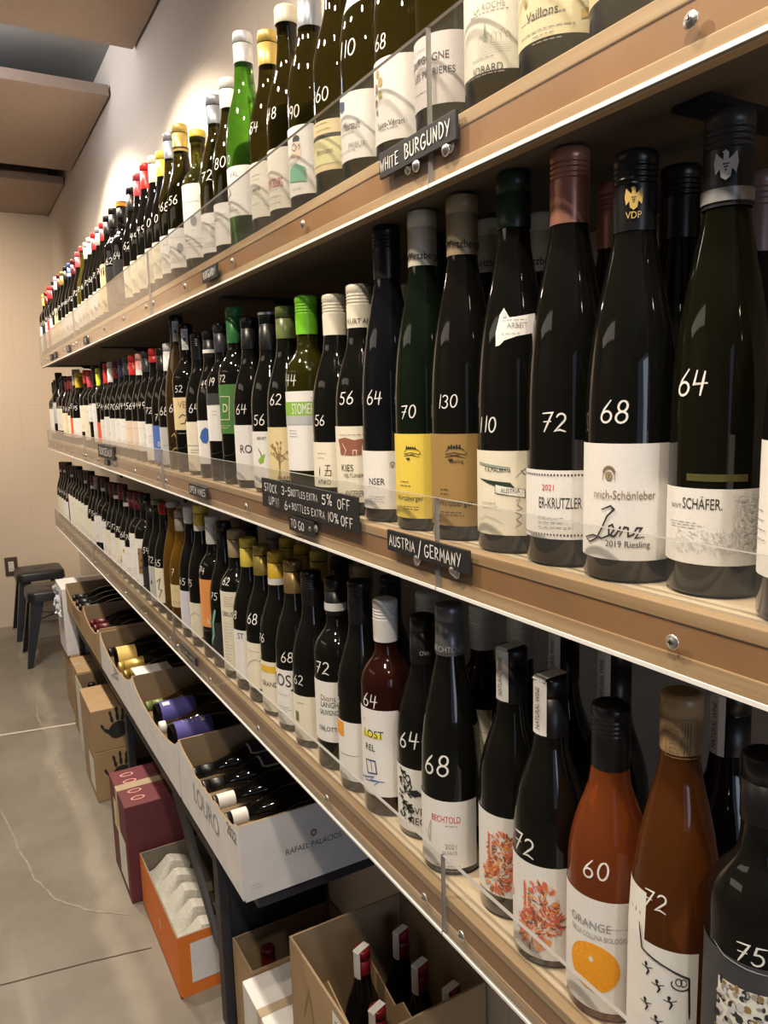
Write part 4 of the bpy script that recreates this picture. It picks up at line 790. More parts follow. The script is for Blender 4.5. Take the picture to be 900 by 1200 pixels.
('M',0.4825,4.08,0.29,'bord',0.0362,'dark','black',0.055,'foil',[],[-110,30,0.15,0.03,'white'],['~',-0.0289,0.1498,0.018],[],0,''),
('M',0.4825,4.16,0.282,'bord',0.0362,'dark','black',0.055,'foil',[],[-110,30,0.15,0.03,'cream'],['~',-0.029,0.1457,0.018],[],0,''),
('M',0.565,0.3888,0.3155,'flute',0.0362,'dark','rosybrown',0.06,'screw',[],None,None,[],1,'dark bottle with dusky brown screwcap behind the grey eagle capsule bottle'),
('M',0.565,0.4618,0.3398,'flute',0.0362,'dark','black',0.06,'screw',[],None,None,[],1,'dark bottle with glossy black screwcap behind the crest label bottle priced 68'),
('M',0.565,0.5348,0.3448,'flute',0.0362,'dark','copper',0.06,'screw',[],None,None,[],1,'dark bottle with coppery screwcap half hidden behind the crest label bottle priced 68'),
('M',0.565,0.6389,0.3393,'flute',0.0362,'dark','cream',0.06,'foil',[],None,None,[['tz','Wirtzberger',0,0.05,0.0085,'ink']],1,'dark bottle with cream capsule behind and right of the neck sticker bottle'),
('M',0.565,0.7295,0.352,'flute',0.0362,'dark','cream',0.06,'foil',[],None,None,[['tz','Wirtzberger',10,0.05,0.0085,'ink']],1,'dark bottle with cream capsule behind and left of the neck sticker bottle'),
('M',0.565,0.8259,0.352,'flute',0.0362,'dark','black',0.06,'screw',[],None,None,[],1,'dark bottle with black screwcap behind the yellow label bottle priced 70'),
('M',0.565,0.9087,0.3042,'burg',0.0366,'dark','cream',0.055,'screw',[],None,None,[],1,'dark bottle with cream screwcap peeping out behind the yellow label bottle'),
('M',0.565,1.0,0.29,'burg',0.0366,'dark','black',0.055,'foil',[],[-110,30,0.11,0.03,'white'],None,[],1,'dark bottle with black capsule in the back row behind the two cream screwcap bottles'),
('M',0.565,1.1,0.29,'burg',0.0366,'dark','black',0.055,'foil',[],[-110,30,0.11,0.03,'white'],None,[],1,'dark bottle with black capsule in the back row behind the lime green screwcap bottle'),
('M',0.565,1.22,0.295,'burg',0.0366,'dark','charcoal',0.055,'foil',[],[-110,30,0.11,0.03,'white'],None,[],1,'dark bottle with charcoal capsule in the back row behind the bird label bottle'),
('M',0.565,1.36,0.3,'burg',0.0366,'dark','black',0.055,'foil',[],[-110,30,0.11,0.03,'white'],None,[],1,'dark bottle with black capsule in the back row behind the green capped green label bottle'),
('M',0.565,1.5,0.315,'burg',0.0366,'dark','black',0.055,'foil',[],[-110,30,0.11,0.03,'white'],None,[],1,'dark bottle with black capsule in the back row behind the charcoal-topped label bottle'),
('M',0.565,1.62,0.295,'burg',0.0366,'dark','black',0.055,'foil',[],[-110,30,0.11,0.03,'white'],None,[],1,'dark bottle with black capsule in the back row behind the blue blot label bottle'),
('S',0.4825,0.3062,0.3,'bord',0.036,'dark','black',0.05,'foil',[],[-85,95,0.1564,0.0715,'charcoalink'],['75',-0.0041,0.1653,0.0146],[['pic',-0.0255,0.0807,0.0263,0.1366],['l',[[-0.0301,0.1606],[-0.0211,0.1556],[-0.0058,0.1539],[0.0077,0.1532]],0.00084,'silvergrey']],0,'black broad-shouldered bottle priced 75 at the right edge of the bottom shelf'),
('S',0.4825,0.379,0.3213,'flute',0.0362,'orange','corktan',0.047,'cork',[],[-100,30,0.1202,0.0149,'white'],['72',-0.0163,0.1574,0.0149],[['r2',-0.07,-0.024,0.075,0.115],['figures',-0.0122,0.0827,0.0236,'ink'],['l',[[-0.0287,0.1326],[-0.0252,0.1123],[-0.0036,0.1055],[0.0116,0.0997],[0.0128,0.0644]],0.00155,'ink']],0,'clear bottle of amber wine with bare cork and illustrated stepped white label'),
('S',0.4825,0.4522,0.2864,'burg',0.0364,'rose','black',0.057,'screw',[],[-110,80,0.1185,0.011,'white'],['60',-0.0109,0.1467,0.0172],[['t','ORANGE',-0.0163,0.093,0.0082,'grey'],['t','DELLA COLLINA BIOLOGICA',-0.0077,0.0827,0.0052,'grey',0.0536],['l',[[-0.0408,0.0932],[0.0227,0.0939]],0.00034,'grey'],['e',-0.0118,0.0527,0.0234,0.0234,'orangeink'],['e',-0.0135,0.0603,0.0021,0.0027,'cream'],['n',-0.025,0.0124,-0.0112,0.0124,1,'grey']],0,'orange wine bottle priced 60 with black screwcap and orange disc on its label'),
('S',0.4825,0.5292,0.2881,'burg',0.0366,'dark','black',0.058,'strip',[],[-105,58,0.1078,0.01,'white'],['72',-0.0288,0.1234,0.0198],[['coral',-0.0146,0.0575,0.0396,'coral'],['strip','NATURAL WINE']],0,'dark bottle priced 72 with white strip over its top and red coral painting label'),
('S',0.495,0.603,0.2942,'burg',0.0366,'dark','black',0.058,'strip',[],[-105,58,0.1179,0.0265,'white'],None,[['coral',-0.0163,0.0676,0.0383,'coral'],['strip','NATURAL WINE']],0,'dark bottle without price,with strip over its top and red coral label'),
('S',0.4825,0.7017,0.3201,'flute',0.0362,'dark','pewter',0.058,'foil',[],[-110,50,0.0939,0.01,'white'],['68',-0.0197,0.1365,0.0239],[['t','BECHTOLD',-0.008,0.0712,0.0083,'red',0.0349],['t','2021',-0.0015,0.0375,0.0064,'grey'],['t','ALSACE',-0.0036,0.0298,0.0046,'grey'],['n',-0.021,0.0056,0.0091,0.0147,3,'grey'],['l',[[-0.0284,0.039],[-0.031,0.0519],[-0.0262,0.0671],[-0.0284,0.039],[-0.0363,0.0515]],0.00074,'grey'],['n',-0.0081,0.0621,0.0058,0.0659,1,'grey'],['tz','BECHTOLD',-10,0.05,0.007,'silvergrey']],0,'slender dark bottle with pewter capsule priced 68 on the bottom shelf'),
('S',0.495,0.779,0.2863,'burg',0.0366,'dark','black',0.06,'foil',[],[-110,70,0.0952,0.01,'white'],['64',-0.023,0.1326,0.0209],[['splotch',-0.0284,0.0537,0.0339,'ink'],['t','OVN',-0.012,0.0399,0.01,'ink'],['t','NEG',-0.0123,0.0259,0.01,'ink'],['tz','OVN',10,0.045,0.006,'silvergrey']],0,'dark bottle priced 64 with black splotch artwork on its white label'),
('S',0.4825,0.8524,0.2933,'bord',0.0362,'rosedark','white',0.056,'screw',[],[-110,50,0.1503,0.0288,'white'],['64',-0.0266,0.1621,0.0179],[['r',-0.0407,0.1105,-0.0089,0.1178,'highlight'],['t','LOST',-0.0225,0.1154,0.0116,'ink'],['t','REL',-0.0278,0.0958,0.0095,'ink'],['l',[[-0.0361,0.0769],[-0.0197,0.0786],[-0.0177,0.0609],[-0.033,0.0585],[-0.0361,0.0769]],0.00169,'navyink'],['l',[[-0.0269,0.0791],[-0.0246,0.0603]],0.00084,'navyink'],['l',[[-0.0555,0.0454],[-0.0219,0.0562],[-0.0281,0.0505],[-0.0071,0.0503]],0.00137,'blue'],['l',[[-0.0405,0.0467],[-0.0142,0.0506],[-0.0223,0.0438]],0.00116,'blue'],['star',-0.037,0.1349,0.0032,'ink']],0,'rose bottle with white screwcap and a blue ship on its label'),
('S',0.4825,0.9258,0.3039,'burg',0.0366,'dark','black',0.06,'screw',[],[-110,70,0.1054,0.0172,'white'],['9',-0.0467,0.1305,0.0145],[['r',-0.056,0.0821,-0.0319,0.1036,'orangeink'],['l',[[-0.0477,0.055],[-0.0072,0.0564]],0.00078,'grey']],0,'dark bottle with black screwcap and small orange square on its white label'),
('S',0.4825,1.0042,0.2927,'bord',0.0362,'dark','black',0.056,'foil',[(0.036,0.048,'white')],[-110,60,0.1408,0.0457,'white'],['72',-0.0268,0.1614,0.0191],[['t','Dions',-0.0181,0.1147,0.0096,'umber'],['t','LANGHE',-0.0142,0.1044,0.009,'ink',0.0335],['t','SAUVIGNON',-0.0148,0.0922,0.0084,'ink',0.0359],['n',-0.0424,0.0708,-0.0115,0.0713,2,'grey'],['t','OBLOTTO',-0.0173,0.0661,0.0072,'ink']],0,'dark bottle priced 72 with white banded black capsule and white label'),
('S',0.4825,1.0919,0.2866,'burg',0.0366,'dark','black',0.055,'screw',[],[-110,55,0.0881,0.0137,'cream'],['62',-0.0321,0.1138,0.0153],[['n',-0.0348,0.0748,-0.0183,0.0769,1,'ink'],['r',-0.042,0.044,-0.0327,0.06,'olive']],0,'dark bottle with glossy black screwcap,left of the white banded capsule'),
('S',0.4825,1.1657,0.2924,'burg',0.0366,'dark','bronze',0.055,'foil',[],[-110,70,0.1093,0.0126,'white'],['68',-0.0183,0.1325,0.0173],[['t','ROSJE',-0.0259,0.0896,0.0226,'ink'],['n',-0.0563,0.0659,-0.0108,0.0637,2,'grey'],['n',-0.0563,0.0295,-0.0125,0.0453,4,'grey']],0,'dark bottle with bronze capsule and tall black lettering on its white label'),
('S',0.4825,1.2395,0.2948,'burg',0.0366,'dark','mustard',0.058,'foil',[(0.046,0.057,'white')],[-110,60,0.1015,0.0095,'cream'],['76',-0.0435,0.1429,0.0155],[['r',-0.0562,0.0821,-0.0026,0.0939,'mustardink'],['t','GRAND',-0.0269,0.0599,0.0098,'ink']],0,'dark bottle with mustard capsule and yellow topped cream label'),
('S',0.4825,1.3134,0.2953,'burg',0.0366,'dark','oldgold',0.055,'foil',[],[-110,60,0.116,0.0283,'cream'],['68',-0.0289,0.1614,0.0192],[['l',[[-0.0565,0.0614],[-0.0358,0.0793],[-0.0219,0.0852],[-0.015,0.0808],[-0.0079,0.0909]],0.00118,'grey'],['n',-0.0494,0.1007,-0.0139,0.0989,1,'ink']],0,'dark bottle with old gold capsule and cream label with a hill outline'),
('S',0.4825,1.3872,0.2982,'burg',0.0366,'dark','yellow',0.055,'foil',[],[-110,60,0.1214,0.0227,'white'],['68',-0.0449,0.1506,0.0155],[['t','ST',-0.0257,0.1096,0.0124,'ink'],['r',-0.0565,0.0617,-0.0521,0.0904,'gold']],0,'dark bottle with bright yellow capsule,left of the old gold capsule'),
('S',0.4825,1.4623,0.3037,'bord',0.0362,'dark','tan',0.055,'foil',[],[-110,50,0.1825,0.017,'cream'],['62',-0.0294,0.2029,0.0145],[['n',-0.0347,0.1511,-0.0091,0.1739,5,'umber'],['t','OBIUS',-0.0277,0.1358,0.0097,'ink'],['n',-0.0412,0.0291,-0.0164,0.1191,14,'grey']],0,'dark bottle with tan capsule and cream label packed with fine text'),
('S',0.4825,1.5381,0.311,'burg',0.0366,'dark','black',0.055,'foil',[],[-110,40,0.1,0.02,'blacklabel'],['75',-0.0331,0.1562,0.0152],[['l',[[-0.0305,0.125],[-0.0396,0.0973],[-0.0394,0.0691],[-0.0566,0.0454]],0.00674,'mint']],0,'dark bottle with mint green stripe on black label'),
('S',0.4825,1.6115,0.3136,'bord',0.0362,'dark','white',0.06,'screw',[],[-110,45,0.1782,0.0712,'orangelabel'],['74',-0.0371,0.1976,0.0158],[['l',[[-0.0275,0.0874],[-0.0214,0.0764],[-0.0248,0.0916],[-0.0151,0.0767],[-0.0177,0.0979]],0.0014,'cream']],0,'dark bottle with white screwcap and plain orange label'),
('S',0.4825,1.7036,0.3283,'burg',0.0366,'dark','yellow',0.058,'foil',[(0.046,0.058,'cream')],[-110,35,0.1049,0.024,'cream'],['75',-0.0444,0.1509,0.0165],[['l',[[-0.0567,0.0688],[-0.0278,0.0826],[-0.0146,0.0754]],0.0011,'grey']],0,'dark bottle with cream banded yellow capsule,left of the orange label'),
('S',0.4825,1.7886,0.3141,'burg',0.0366,'dark','white',0.038,'wax',[],[-110,40,0.1155,0.0232,'lavender'],['65',-0.0358,0.1396,0.0172],[['n',-0.0468,0.0675,-0.0201,0.0678,1,'grey']],0,'dark bottle with white wax top and pale lavender label'),
('S',0.4825,1.878,0.2956,'burg',0.0366,'amber','greytan',0.05,'foil',[],[-110,45,0.1124,0.055,'straw'],['7',-0.0349,0.144,0.018],[],0,'amber bottle with grey tan capsule and yellow label'),
('S',0.4825,1.9514,0.3086,'flute',0.0362,'amber','silvergrey',0.012,'wax',[],None,None,[],0,'amber bottle with pale rim and no label'),
('S',0.4825,2.0415,0.2982,'burg',0.0366,'dark','redwax',0.03,'wax',[],[-110,40,0.1259,0.0303,'cream'],['65',-0.035,0.1391,0.0172],[['l',[[-0.0425,0.0863],[-0.0261,0.0977],[-0.0359,0.0684],[-0.0234,0.065],[-0.0348,0.0448]],0.00215,'ink']],0,'dark bottle with dark red wax top and black squiggle on cream label'),
('S',0.4825,2.1184,0.2974,'burg',0.0366,'dark','olive',0.012,'wax',[],[-110,40,0.1166,0.0176,'greypaper'],['72',-0.0368,0.1351,0.0177],[['p',[[-0.0422,0.0662],[-0.0356,0.0794],[-0.0332,0.0675]],'ink']],0,'dark bottle with olive rim and small black triangle on grey label'),
('S',0.4825,2.2,0.288,'burg',0.0366,'dark','black',0.05,'foil',[],[-110,20,0.1,0.03,'blacklabel'],['~',-0.0273,0.1488,0.018],[],0,''),
('S',0.4825,2.2815,0.3,'bord',0.0362,'dark','black',0.05,'foil',[],[-110,30,0.17,0.03,'photolabel'],['~',-0.0271,0.155,0.018],[],0,''),
('S',0.4825,2.363,0.296,'bord',0.0362,'dark','darkred',0.05,'foil',[],[-110,30,0.175,0.03,'white'],['~',-0.0273,0.1529,0.018],[],0,''),
('S',0.4825,2.4445,0.292,'burg',0.0366,'dark','darkred',0.05,'foil',[],[-110,30,0.12,0.03,'white'],['~',-0.0277,0.1509,0.018],[],0,''),
('S',0.4825,2.526,0.288,'burg',0.0366,'dark','black',0.05,'foil',[(0.038,0.05,'white')],[-110,30,0.13,0.03,'floral'],['~',-0.0278,0.1488,0.018],[],0,''),
('S',0.4825,2.6075,0.3,'burg',0.0366,'dark','darkred',0.05,'foil',[],[-110,30,0.125,0.03,'cream'],['~',-0.0279,0.155,0.018],[],0,''),
('S',0.4825,2.689,0.296,'burg',0.0366,'dark','black',0.05,'foil',[(0.038,0.05,'white')],[-110,30,0.13,0.03,'white'],['~',-0.028,0.1529,0.018],[],0,''),
('S',0.4825,2.7705,0.292,'burg',0.0366,'dark','darkred',0.05,'foil',[],[-110,30,0.13,0.03,'cream'],['~',-0.0281,0.1509,0.018],[],0,''),
('S',0.4825,2.852,0.288,'bord',0.0362,'dark','black',0.05,'foil',[],[-110,30,0.15,0.03,'white'],['~',-0.0279,0.1488,0.018],[],0,''),
('S',0.4825,2.9335,0.3,'bord',0.0362,'dark','darkred',0.05,'foil',[(0.038,0.05,'white')],[-110,30,0.16,0.06,'orangesplit'],['~',-0.028,0.155,0.018],[],0,''),
('S',0.4825,3.015,0.296,'burg',0.0366,'dark','black',0.05,'foil',[],[-110,30,0.15,0.05,'white'],['~',-0.0284,0.1529,0.018],[],0,''),
('S',0.4825,3.0965,0.292,'burg',0.0366,'dark','greytan',0.05,'foil',[],[-110,30,0.12,0.03,'white'],['~',-0.0285,0.1509,0.018],[],0,''),
('S',0.4825,3.178,0.288,'burg',0.0366,'dark','darkred',0.05,'foil',[(0.038,0.05,'white')],[-110,30,0.12,0.03,'cream'],['~',-0.0286,0.1488,0.018],[],0,''),
('S',0.4825,3.2595,0.3,'bord',0.0362,'dark','black',0.05,'foil',[],[-110,30,0.165,0.02,'ivory'],['~',-0.0283,0.155,0.018],[],0,''),
('S',0.4825,3.341,0.296,'bord',0.0362,'dark','darkred',0.05,'foil',[(0.038,0.05,'white')],[-110,30,0.165,0.02,'ivory'],['~',-0.0284,0.1529,0.018],[],0,''),
('S',0.4825,3.4225,0.292,'bord',0.0362,'dark','black',0.05,'foil',[],[-110,30,0.165,0.02,'ivory'],['~',-0.0285,0.1509,0.018],[],0,''),
('S',0.4825,3.504,0.288,'bord',0.0362,'dark','darkred',0.05,'foil',[],[-110,30,0.165,0.02,'ivory'],['~',-0.0286,0.1488,0.018],[],0,''),
('S',0.4825,3.5855,0.3,'bord',0.0362,'dark','black',0.05,'foil',[],[-110,30,0.165,0.02,'ivory'],['~',-0.0286,0.155,0.018],[],0,''),
('S',0.4825,3.667,0.296,'bord',0.0362,'dark','black',0.05,'foil',[],[-110,30,0.165,0.02,'ivory'],['~',-0.0287,0.1529,0.018],[],0,''),
('S',0.4825,3.7485,0.292,'bord',0.0362,'dark','darkred',0.05,'foil',[(0.038,0.05,'white')],[-110,30,0.165,0.02,'maroonstripe'],['~',-0.0287,0.1509,0.018],[],0,''),
('S',0.4825,3.83,0.288,'burg',0.0366,'dark','black',0.05,'foil',[],[-110,30,0.12,0.03,'white'],['~',-0.0291,0.1488,0.018],[],0,''),
('S',0.4825,3.9115,0.3,'burg',0.0366,'dark','black',0.05,'foil',[],[-110,30,0.12,0.03,'white'],['~',-0.0291,0.155,0.018],[],0,''),
('S',0.4825,3.993,0.296,'burg',0.0366,'dark','darkred',0.05,'foil',[(0.038,0.05,'white')],[-110,30,0.12,0.03,'cream'],['~',-0.0292,0.1529,0.018],[],0,''),
('S',0.4825,4.0745,0.292,'burg',0.0366,'dark','darkred',0.05,'foil',[],[-110,30,0.12,0.03,'cream'],['~',-0.0292,0.1509,0.018],[],0,''),
('S',0.4825,4.156,0.288,'burg',0.0366,'dark','darkred',0.05,'foil',[(0.038,0.05,'white')],[-110,30,0.12,0.03,'cream'],['~',-0.0293,0.1488,0.018],[],0,''),
('S',0.575,0.4,0.295,'burg',0.0366,'dark','black',0.055,'strip',[],None,None,[['strip','NATURAL WINE']],1,'dark bottle with white neck strip behind the bare cork bottle'),
('S',0.565,0.5254,0.3,'burg',0.0366,'dark','black',0.055,'strip',[],None,None,[['strip','NATURAL WINE']],1,'dark bottle with white neck strip behind the black screwcap of the orange wine'),
('S',0.565,0.5992,0.3,'burg',0.0366,'dark','black',0.055,'strip',[],None,None,[['strip','NATURAL WINE']],1,'dark bottle with neck strip edge showing,behind the two coral label bottles'),
('S',0.565,0.6726,0.3,'bord',0.0362,'rosedark','white',0.05,'screw',[],[-110,60,0.17,0.03,'cream'],None,[],1,'rose bottle in shade right of the white strip topped coral label bottle without price'),
('S',0.565,0.7475,0.295,'bord',0.0362,'rosedark','white',0.055,'screw',[],[-110,60,0.17,0.03,'cream'],None,[],1,'rose bottle with white screwcap behind the pewter capsule bottle'),
('S',0.565,0.8766,0.285,'burg',0.0366,'dark','white',0.055,'screw',[],None,None,[],1,'dark bottle with white screwcap behind the black splotch label bottle'),
('S',0.565,0.98,0.288,'burg',0.0366,'dark','black',0.055,'screw',[],None,None,[],1,'dark bottle with black screwcap behind the rose ship label bottle'),
('S',0.565,1.07,0.288,'burg',0.0366,'dark','tan',0.055,'foil',[],None,None,[],1,'dark bottle with tan capsule behind the orange square label bottle'),
('S',0.565,1.155,0.288,'burg',0.0366,'dark','black',0.055,'foil',[],None,None,[],1,'dark bottle with black capsule behind the white banded black capsule'),
('S',0.565,1.2402,0.286,'burg',0.0366,'dark','yellow',0.055,'foil',[],None,None,[],1,'dark bottle with shaded yellow capsule behind the bronze capsule bottle'),
('S',0.565,1.314,0.286,'burg',0.0366,'dark','mustard',0.055,'foil',[],None,None,[],1,'dark bottle with shaded mustard capsule behind the mustard capsule bottle'),
('S',0.565,1.3878,0.288,'burg',0.0366,'dark','yellow',0.055,'foil',[],None,None,[],1,'dark bottle with shaded yellow capsule behind the old gold capsule bottle'),
('S',0.565,1.461,0.295,'burg',0.0366,'dark','greytan',0.055,'foil',[],None,None,[],1,'dark bottle with grey tan capsule behind the yellow capsule bottle'),
('S',0.565,1.6054,0.295,'burg',0.0366,'dark','charcoal',0.055,'foil',[],None,None,[],1,'dark bottle with charcoal capsule behind the tan capsule bottle'),
('S',0.565,1.7011,0.288,'burg',0.0366,'dark','tan',0.055,'foil',[],None,None,[],1,'dark bottle with shaded tan capsule behind the mint stripe label bottle'),
('T',0.4825,0.355,0.31,'burg',0.0366,'oliveclear','yellow',0.055,'foil',[],[-110,80,0.125,0.03,'yellow'],['72',-0.0128,0.1602,0.018],[],0,'bottle with yellow label cut off at the upper right edge of the photo'),
('T',0.4825,0.436,0.31,'burg',0.0366,'oliveclear','gold',0.055,'foil',[],[-110,80,0.135,0.028,'straw'],['76',-0.0148,0.1602,0.018],[],0,'bottle with plain straw label,second from right on the top shelf'),
('T',0.4825,0.519,0.31,'burg',0.0366,'oliveclear','cream',0.055,'foil',[],[-110,86,0.132,0.028,'lemon'],['85',-0.0165,0.1602,0.018],[['t','Vaillons',-0.018,0.0471,0.0081,'ink'],['n',-0.0412,0.0297,0.0139,0.05,2,'grey'],['n',-0.0255,0.0227,0.0003,0.0331,2,'grey'],['p',[[0.0138,0.0448],[0.0213,0.0473],[0.0214,0.0404],[0.0139,0.0379]],'gold'],['e',-0.0339,0.0598,0.0019,0.0031,'oldgold']],0,'bottle with pale lemon label reading Vaillons on the top shelf'),
('T',0.4825,0.597,0.31,'burg',0.0366,'oliveclear','gold',0.055,'foil',[],[-110,86,0.135,0.03,'ivory'],['92',-0.0179,0.1602,0.018],[['t','LA ROCHE',-0.0143,0.0834,0.0056,'sage'],['n',-0.0342,0.0727,0.007,0.0857,1,'grey'],['church',-0.012,0.0549,0.0209,'sage'],['n',-0.031,0.0372,-0.0082,0.0465,1,'grey'],['t','JOBARD',-0.0155,0.0317,0.007,'ink'],['n',-0.0384,0.021,0.003,0.0347,1,'grey']],0,'bottle with ivory label showing a church drawing on the top shelf'),
('T',0.4825,0.684,0.31,'burg',0.0366,'oliveclear','greytan',0.055,'foil',[],[-110,80,0.0968,0.0304,'lilac'],['64',-0.0193,0.1602,0.018],[['t','BOURGOGNE',-0.0288,0.0743,0.0077,'ink'],['t','LES PERRIERES',-0.0203,0.0607,0.007,'ink'],['n',-0.0461,0.0395,-0.0177,0.0517,1,'grey'],['n',-0.0504,0.0786,-0.0199,0.0923,1,'grey']],0,'bottle with lilac grey label reading Les Perrieres on the top shelf'),
('T',0.4825,0.768,0.31,'burg',0.0366,'oliveclear','black',0.055,'foil',[],[-110,80,0.108,0.0221,'white'],['68',-0.0331,0.1252,0.0145],[['e',-0.0384,0.0942,0.0034,0.0043,'oldgold'],['e',-0.0335,0.0847,0.0043,0.0051,'oldgold'],['e',-0.0416,0.0805,0.0034,0.0051,'bronzeink'],['e',-0.0341,0.0718,0.0034,0.0043,'oldgold'],['e',-0.0428,0.0659,0.0026,0.0043,'bronzeink'],['e',-0.041,0.0556,0.0021,0.0034,'bronzeink'],['t','Saint-V\u00e9ran',-0.0219,0.0396,0.0068,'ink'],['n',-0.0358,0.0298,-0.0031,0.0397,1,'grey']],0,'bottle with golden grapes on its white label,price 68,above the white burgundy sign'),
('T',0.4825,0.853,0.31,'burg',0.0366,'oliveclear','black',0.055,'foil',[],[-110,78,0.1012,0.026,'white'],['110',-0.0307,0.1494,0.0176],[['p',[[-0.0512,0.0972],[-0.0359,0.0929],[-0.0366,0.0836],[-0.0442,0.0822],[-0.055,0.0899]],'navyink'],['t','Meursault',-0.0262,0.0636,0.0102,'ink',0.026],['n',-0.0534,0.05,-0.0157,0.063,1,'grey'],['t','PRIEUR',-0.0183,0.041,0.0065,'grey'],['n',-0.0561,0.0302,-0.0164,0.0432,1,'grey'],['collar',0.2,0.222]],0,'olive bottle priced 110 with blue shield on its white label'),
('T',0.4825,0.93,0.31,'burg',0.0366,'oliveclear','black',0.055,'foil',[],[-110,70,0.0935,0.0328,'straw'],['160',-0.0311,0.1245,0.016],[['r',-0.0559,0.0612,0.0038,0.0769,'ink'],['r',-0.0559,0.0408,0.0031,0.0717,'paleyellow'],['n',-0.0423,0.0719,-0.0099,0.0933,3,'umber'],['t','Bitouzet',-0.0256,0.056,0.007,'umber']],0,'dark bottle priced 160 with black band across its straw label'),
('T',0.4825,1.015,0.31,'burg',0.0366,'oliveclear','greyblue',0.065,'foil',[],[-110,50,0.113,0.0235,'white'],['90',-0.0301,0.1309,0.0151],[['e',-0.0273,0.0953,0.0065,0.0054,'charcoal'],['p',[[-0.0371,0.0933],[-0.0201,0.0917],[-0.0197,0.0719],[-0.0292,0.067],[-0.0387,0.076]],'peach'],['l',[[-0.0352,0.0884],[-0.0311,0.0906],[-0.0263,0.0852],[-0.03,0.0805],[-0.0356,0.084]],0.0014,'navyink'],['l',[[-0.0247,0.0859],[-0.0217,0.0876],[-0.0205,0.0841],[-0.0235,0.0813]],0.00108,'navyink'],['l',[[-0.0324,0.0722],[-0.024,0.0726]],0.00194,'red'],['p',[[-0.0437,0.0594],[-0.0293,0.0648],[-0.0139,0.0579],[-0.0135,0.0391],[-0.0462,0.0432]],'mint'],['n',-0.0377,0.0285,-0.0179,0.0355,1,'grey']],0,'bottle with grey blue capsule and a cartoon face on its label'),
('T',0.4825,1.094,0.3042,'burg',0.0366,'oliveclear','creamwax',0.022,'wax',[],[-110,70,0.1064,0.0224,'ivory'],['48',-0.0327,0.1554,0.0161],[['p',[[-0.0562,0.0903],[-0.0563,0.0929],[-0.0561,0.0868],[-0.0562,0.0808],[-0.0562,0.0831]],'redink'],['t','MONTBOURG',-0.0325,0.058,0.0138,'redink',0.0345],['n',-0.0562,0.0432,-0.0129,0.0566,1,'grey'],['n',-0.0563,0.0267,-0.0138,0.0446,2,'grey']],0,'dark bottle with cream wax top and red lettering on its label'),
('T',0.4825,1.1678,0.3029,'burg',0.0366,'oliveclear','gold',0.05,'foil',[],[-110,60,0.1074,0.0263,'ivory'],['54',-0.0329,0.1584,0.0158],[['n',-0.0432,0.0796,-0.0206,0.0917,2,'grey'],['t','erma',-0.0321,0.0691,0.0073,'ink'],['n',-0.0529,0.041,-0.0215,0.0524,1,'grey']],0,'dark bottle priced 54 with gold capsule,right of the bright green bottle'),
('T',0.4825,1.2769,0.3449,'burg',0.0366,'green','silver',0.048,'foil',[],[-110,42,0.1298,0.0511,'white'],['0',-0.0397,0.142,0.0132],[['t','VAL',-0.0277,0.1166,0.0092,'grey'],['l',[[-0.0425,0.0981],[-0.0374,0.0875],[-0.0543,0.0805],[-0.0429,0.071]],0.00158,'ink'],['n',-0.0494,0.0563,-0.0211,0.0656,1,'grey']],0,'bright green glass bottle with silver capsule on the top shelf'),
('T',0.4825,1.3574,0.3024,'burg',0.0366,'oliveclear','white',0.05,'foil',[],[-110,25,0.09,0.02,'white'],['80',-0.0247,0.1562,0.018],[['n',-0.0472,0.0602,-0.015,0.0739,2,'grey']],0,'olive bottle with white capsule,left of the bright green bottle'),
('T',0.4825,1.4362,0.3009,'burg',0.0366,'oliveclear','greyblue',0.05,'foil',[],[-110,30,0.09,0.02,'white'],['72',-0.0251,0.1554,0.018],[],0,'olive bottle with grey blue capsule,left of the white capsule olive bottle'),
('T',0.4825,1.5534,0.275,'bord',0.0362,'olive','yellow',0.012,'wax',[],[-110,20,0.17,0.03,'white'],None,[],0,'stout dark bottle with bright yellow rim and upright white label'),
('T',0.4825,1.6736,0.325,'burg',0.0366,'oliveclear','gold',0.055,'foil',[(0.047,0.05,'black')],[-110,30,0.11,0.03,'white'],['~',-0.026,0.1679,0.018],[],0,'olive bottle with gold capsule,left of the yellow rimmed stout bottle'),
('T',0.4825,1.7474,0.33,'burg',0.0366,'oliveclear','greyblue',0.055,'foil',[],[-110,30,0.11,0.03,'white'],['~',-0.0262,0.1705,0.018],[],0,'dark bottle with pale grey blue capsule,left of the gold capsule bottle'),
('T',0.4825,1.8212,0.3119,'burg',0.0366,'dark','yellow',0.055,'foil',[],[-110,30,0.11,0.03,'cream'],['0',-0.0264,0.1611,0.018],[],0,'dark bottle with pale yellow capsule on the top shelf'),
('T',0.4825,1.895,0.3221,'burg',0.0366,'dark','cream',0.06,'foil',[],[-110,30,0.11,0.03,'cream'],['0',-0.0266,0.1664,0.018],[],0,'dark bottle with cream capsule,right of two red capsules on the top shelf'),
('T',0.4825,1.982,0.3289,'burg',0.0366,'dark','red',0.06,'foil',[],[-110,30,0.11,0.03,'cream'],['~',-0.0268,0.1699,0.018],[],0,''),
('T',0.4825,2.0646,0.3262,'burg',0.0366,'dark','rose',0.055,'foil',[],[-110,30,0.11,0.03,'cream'],['~',-0.027,0.1685,0.018],[],0,''),
('T',0.4825,2.1519,0.3141,'burg',0.0366,'dark','black',0.06,'foil',[],[-110,30,0.11,0.03,'cream'],['~',-0.0272,0.1623,0.018],[],0,''),
('T',0.4825,2.2899,0.311,'bord',0.0362,'dark','black',0.045,'foil',[(0.004,0.014,'orangeink')],[-110,10,0.15,0.03,'blacklabel'],['~',-0.0271,0.1607,0.018],[],0,''),
